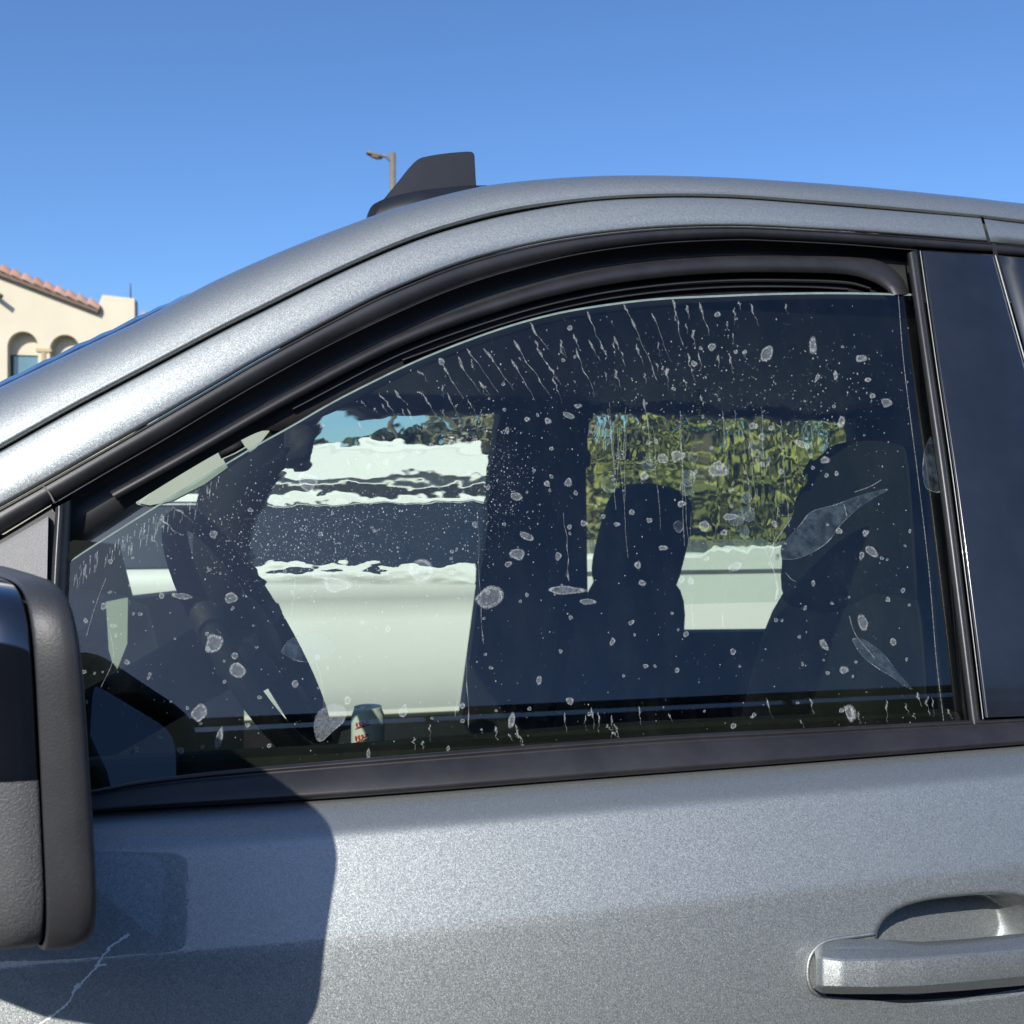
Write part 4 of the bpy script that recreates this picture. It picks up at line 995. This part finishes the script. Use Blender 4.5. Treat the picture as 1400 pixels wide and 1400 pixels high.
for i in range(3):
    q = bp(186 + i * 5.5, 423 + i * 1.8)
    rows = [[V((q.x + f * .17, q.y + 1.5 - math.cos(t) * .2, q.z + math.sin(t) * .2)) for t in [math.pi * k / 8 for k in range(9)]] for f in (0, 1)]
    vs, fs = loft(rows); obj('roof_tile', vs, fs, M['tile'][i], bld)
q = bp(161, 404)
tubeo('finial', [q + V((0, 3, -.3)), q + V((0, 3, .25)), q + V((0, 3, .35)), q + V((0, 3, .45)), q + V((0, 3, .55)), q + V((0, 3, 1.1))], .03, M['frame'], bld, 8, taper=[.04, .04, .13, .11, .035, .015])

# ------------------------------------------------------------------ street lamp
LY = 36.0
def lp(px, py): return onY(px, py, LY)
pb = lp(537, 400)
lam = empty('street_lamp', (pb.x, LY, 0), 'bronze parking lot lamp rising behind the roof antenna', 'street lamp')
tp = lp(537, 209)
tubeo('pole', [(pb.x, LY, 0), (pb.x, LY, tp.z)], .115, M['lamp'], lam, 8)
tubeo('arm', [lp(536, 224), lp(533, 218), lp(528, 214), lp(522, 212.5)], .06, M['lamp'], lam, 8)
rbox('lamp_head', lp(512, 212), (.62, .32, .14), M['lamp'], lam, .6, Matrix.Rotation(rad(14), 3, 'Y'))
rbox('lens', lp(513, 214.5), (.34, .24, .10), M['stone'], lam, .6, Matrix.Rotation(rad(14), 3, 'Y'))

# ------------------------------------------------------------------ trees and hedge beyond
def tree(loc, h, rx, label, lm, n=2600, trunk=.14, zc=.62, gap=.0, ls=.075):
    x, y = loc; t = empty('tree', (x, y, 0), label, 'tree', 'trees beyond the parked trucks')
    tubeo('trunk', [(x, y, 0), (x + .05, y, h * .25), (x - .06, y + .05, h * .5), (x, y, h * .8)], trunk, M['bark'], t, 9, taper=[trunk * 1.3, trunk, trunk * .75, trunk * .3])
    vs, fs = [], []; cl = []
    for k in range(26):
        a = random.uniform(0, 6.28); rr = rx * random.random() ** .5; zz = random.uniform(-1, 1)
        c = V((x + rr * math.cos(a), y + rr * math.sin(a), h * zc + zz * h * (1 - zc) * math.sqrt(max(.1, 1 - (rr / rx) ** 2)) * .95)); cl.append((c, random.uniform(.28, .5) * rx))
        if k < 7: tubeo('limb', [(x, y, h * random.uniform(.3, .5)), V((x, y, h * .5)).lerp(c, .5) + V((0, 0, .1)), c], .03, M['bark'], t, 6, taper=[trunk * .5, trunk * .3, .015])
    for k in range(n):
        c, r = random.choice(cl); d = V((random.gauss(0, 1), random.gauss(0, 1), random.gauss(0, 1))).normalized() * r * random.random() ** .4
        p = c + d; u = V((random.gauss(0, 1), random.gauss(0, 1), random.gauss(0, .6))).normalized(); v_ = u.orthogonal().normalized(); v_ = (Matrix.Rotation(random.uniform(0, 6.28), 3, u) @ v_); s = ls * random.uniform(.6, 1.4); b = len(vs)
        vs += [p - u * s, p + v_ * s * .5, p + u * s, p - v_ * s * .5]; fs.append((b, b + 1, b + 2, b + 3))
    obj('crown', vs, fs, lm, t, smooth=False)
def gx(px, d): q = ray(px, 690); return CAM.x + q.x / q.y * (d + 1.0)
tree((gx(690, 15), 15.0), 5.0, 1.15, 'narrow olive tree beyond the white cab, left of the others', M['leafA'], 6000, zc=.5)
tree((gx(860, 13), 13.0), 4.6, 1.7, 'olive tree showing above the passenger headrest', M['leafA'], 4600, zc=.56)
tree((gx(1090, 16), 16.0), 5.2, 1.9, 'greyish tree at the right end of the wet window', M['leafA'], 4600, zc=.56)
tree((gx(960, 11), 11.0), 3.0, 1.6, 'low bright green tree just behind the white truck bed', M['leafB'], 9000, zc=.52, ls=.07)
tree((gx(1130, 11.5), 11.5), 2.9, 1.3, 'short bright green tree right of the low one', M['leafB'], 6500, zc=.5, ls=.07)
vs, fs = [], []
for k in range(15000):
    f = random.random(); x = -7 + 34 * f; h = 4.3 + .3 * math.sin(f * 40) + .35 * mnoise.noise(V((f * 60, 0, 0)))
    p = V((x, 41 + random.uniform(-.6, .6), random.random() ** .6 * h)); u = V((random.gauss(0, 1), random.gauss(0, 1), random.gauss(0, 1))).normalized(); v_ = u.orthogonal().normalized(); s = random.uniform(.15, .32); b = len(vs)
    vs += [p - u * s, p + v_ * s, p + u * s, p - v_ * s]; fs.append((b, b + 1, b + 2, b + 3))
hd = obj('hedge', vs, fs, M['leafC'], smooth=False); tag(hd, 'dark clipped hedge running along behind the white truck', 'hedge')

# ------------------------------------------------------------------ low shop behind the photographer (seen as the dark reflection)
SY = -6.2; SZ = 3.72
shop = empty('shop_building', (2, SY - 2, 0), "low dark shop building reflected along the window's lower edge", 'building')
boxo('wall', (-14, SY - 5, 0), (16, SY, SZ), M['wallb'], shop, 0)
boxo('parapet_rail', (-14, SY - .05, SZ + .07), (16, SY + .02, SZ + .14), M['wallb'], shop, 0)
for x in range(-14, 17, 3): boxo('rail_post', (x, SY - .05, SZ), (x + .06, SY + .01, SZ + .07), M['wallb'], shop, 0)
boxo('roller_door', (-3, SY - .02, 0), (1.2, SY + .04, 2.9), M['frame'], shop, 0)
boxo('roller_door', (2.6, SY - .02, 0), (6.8, SY + .04, 2.9), M['frame'], shop, 0)
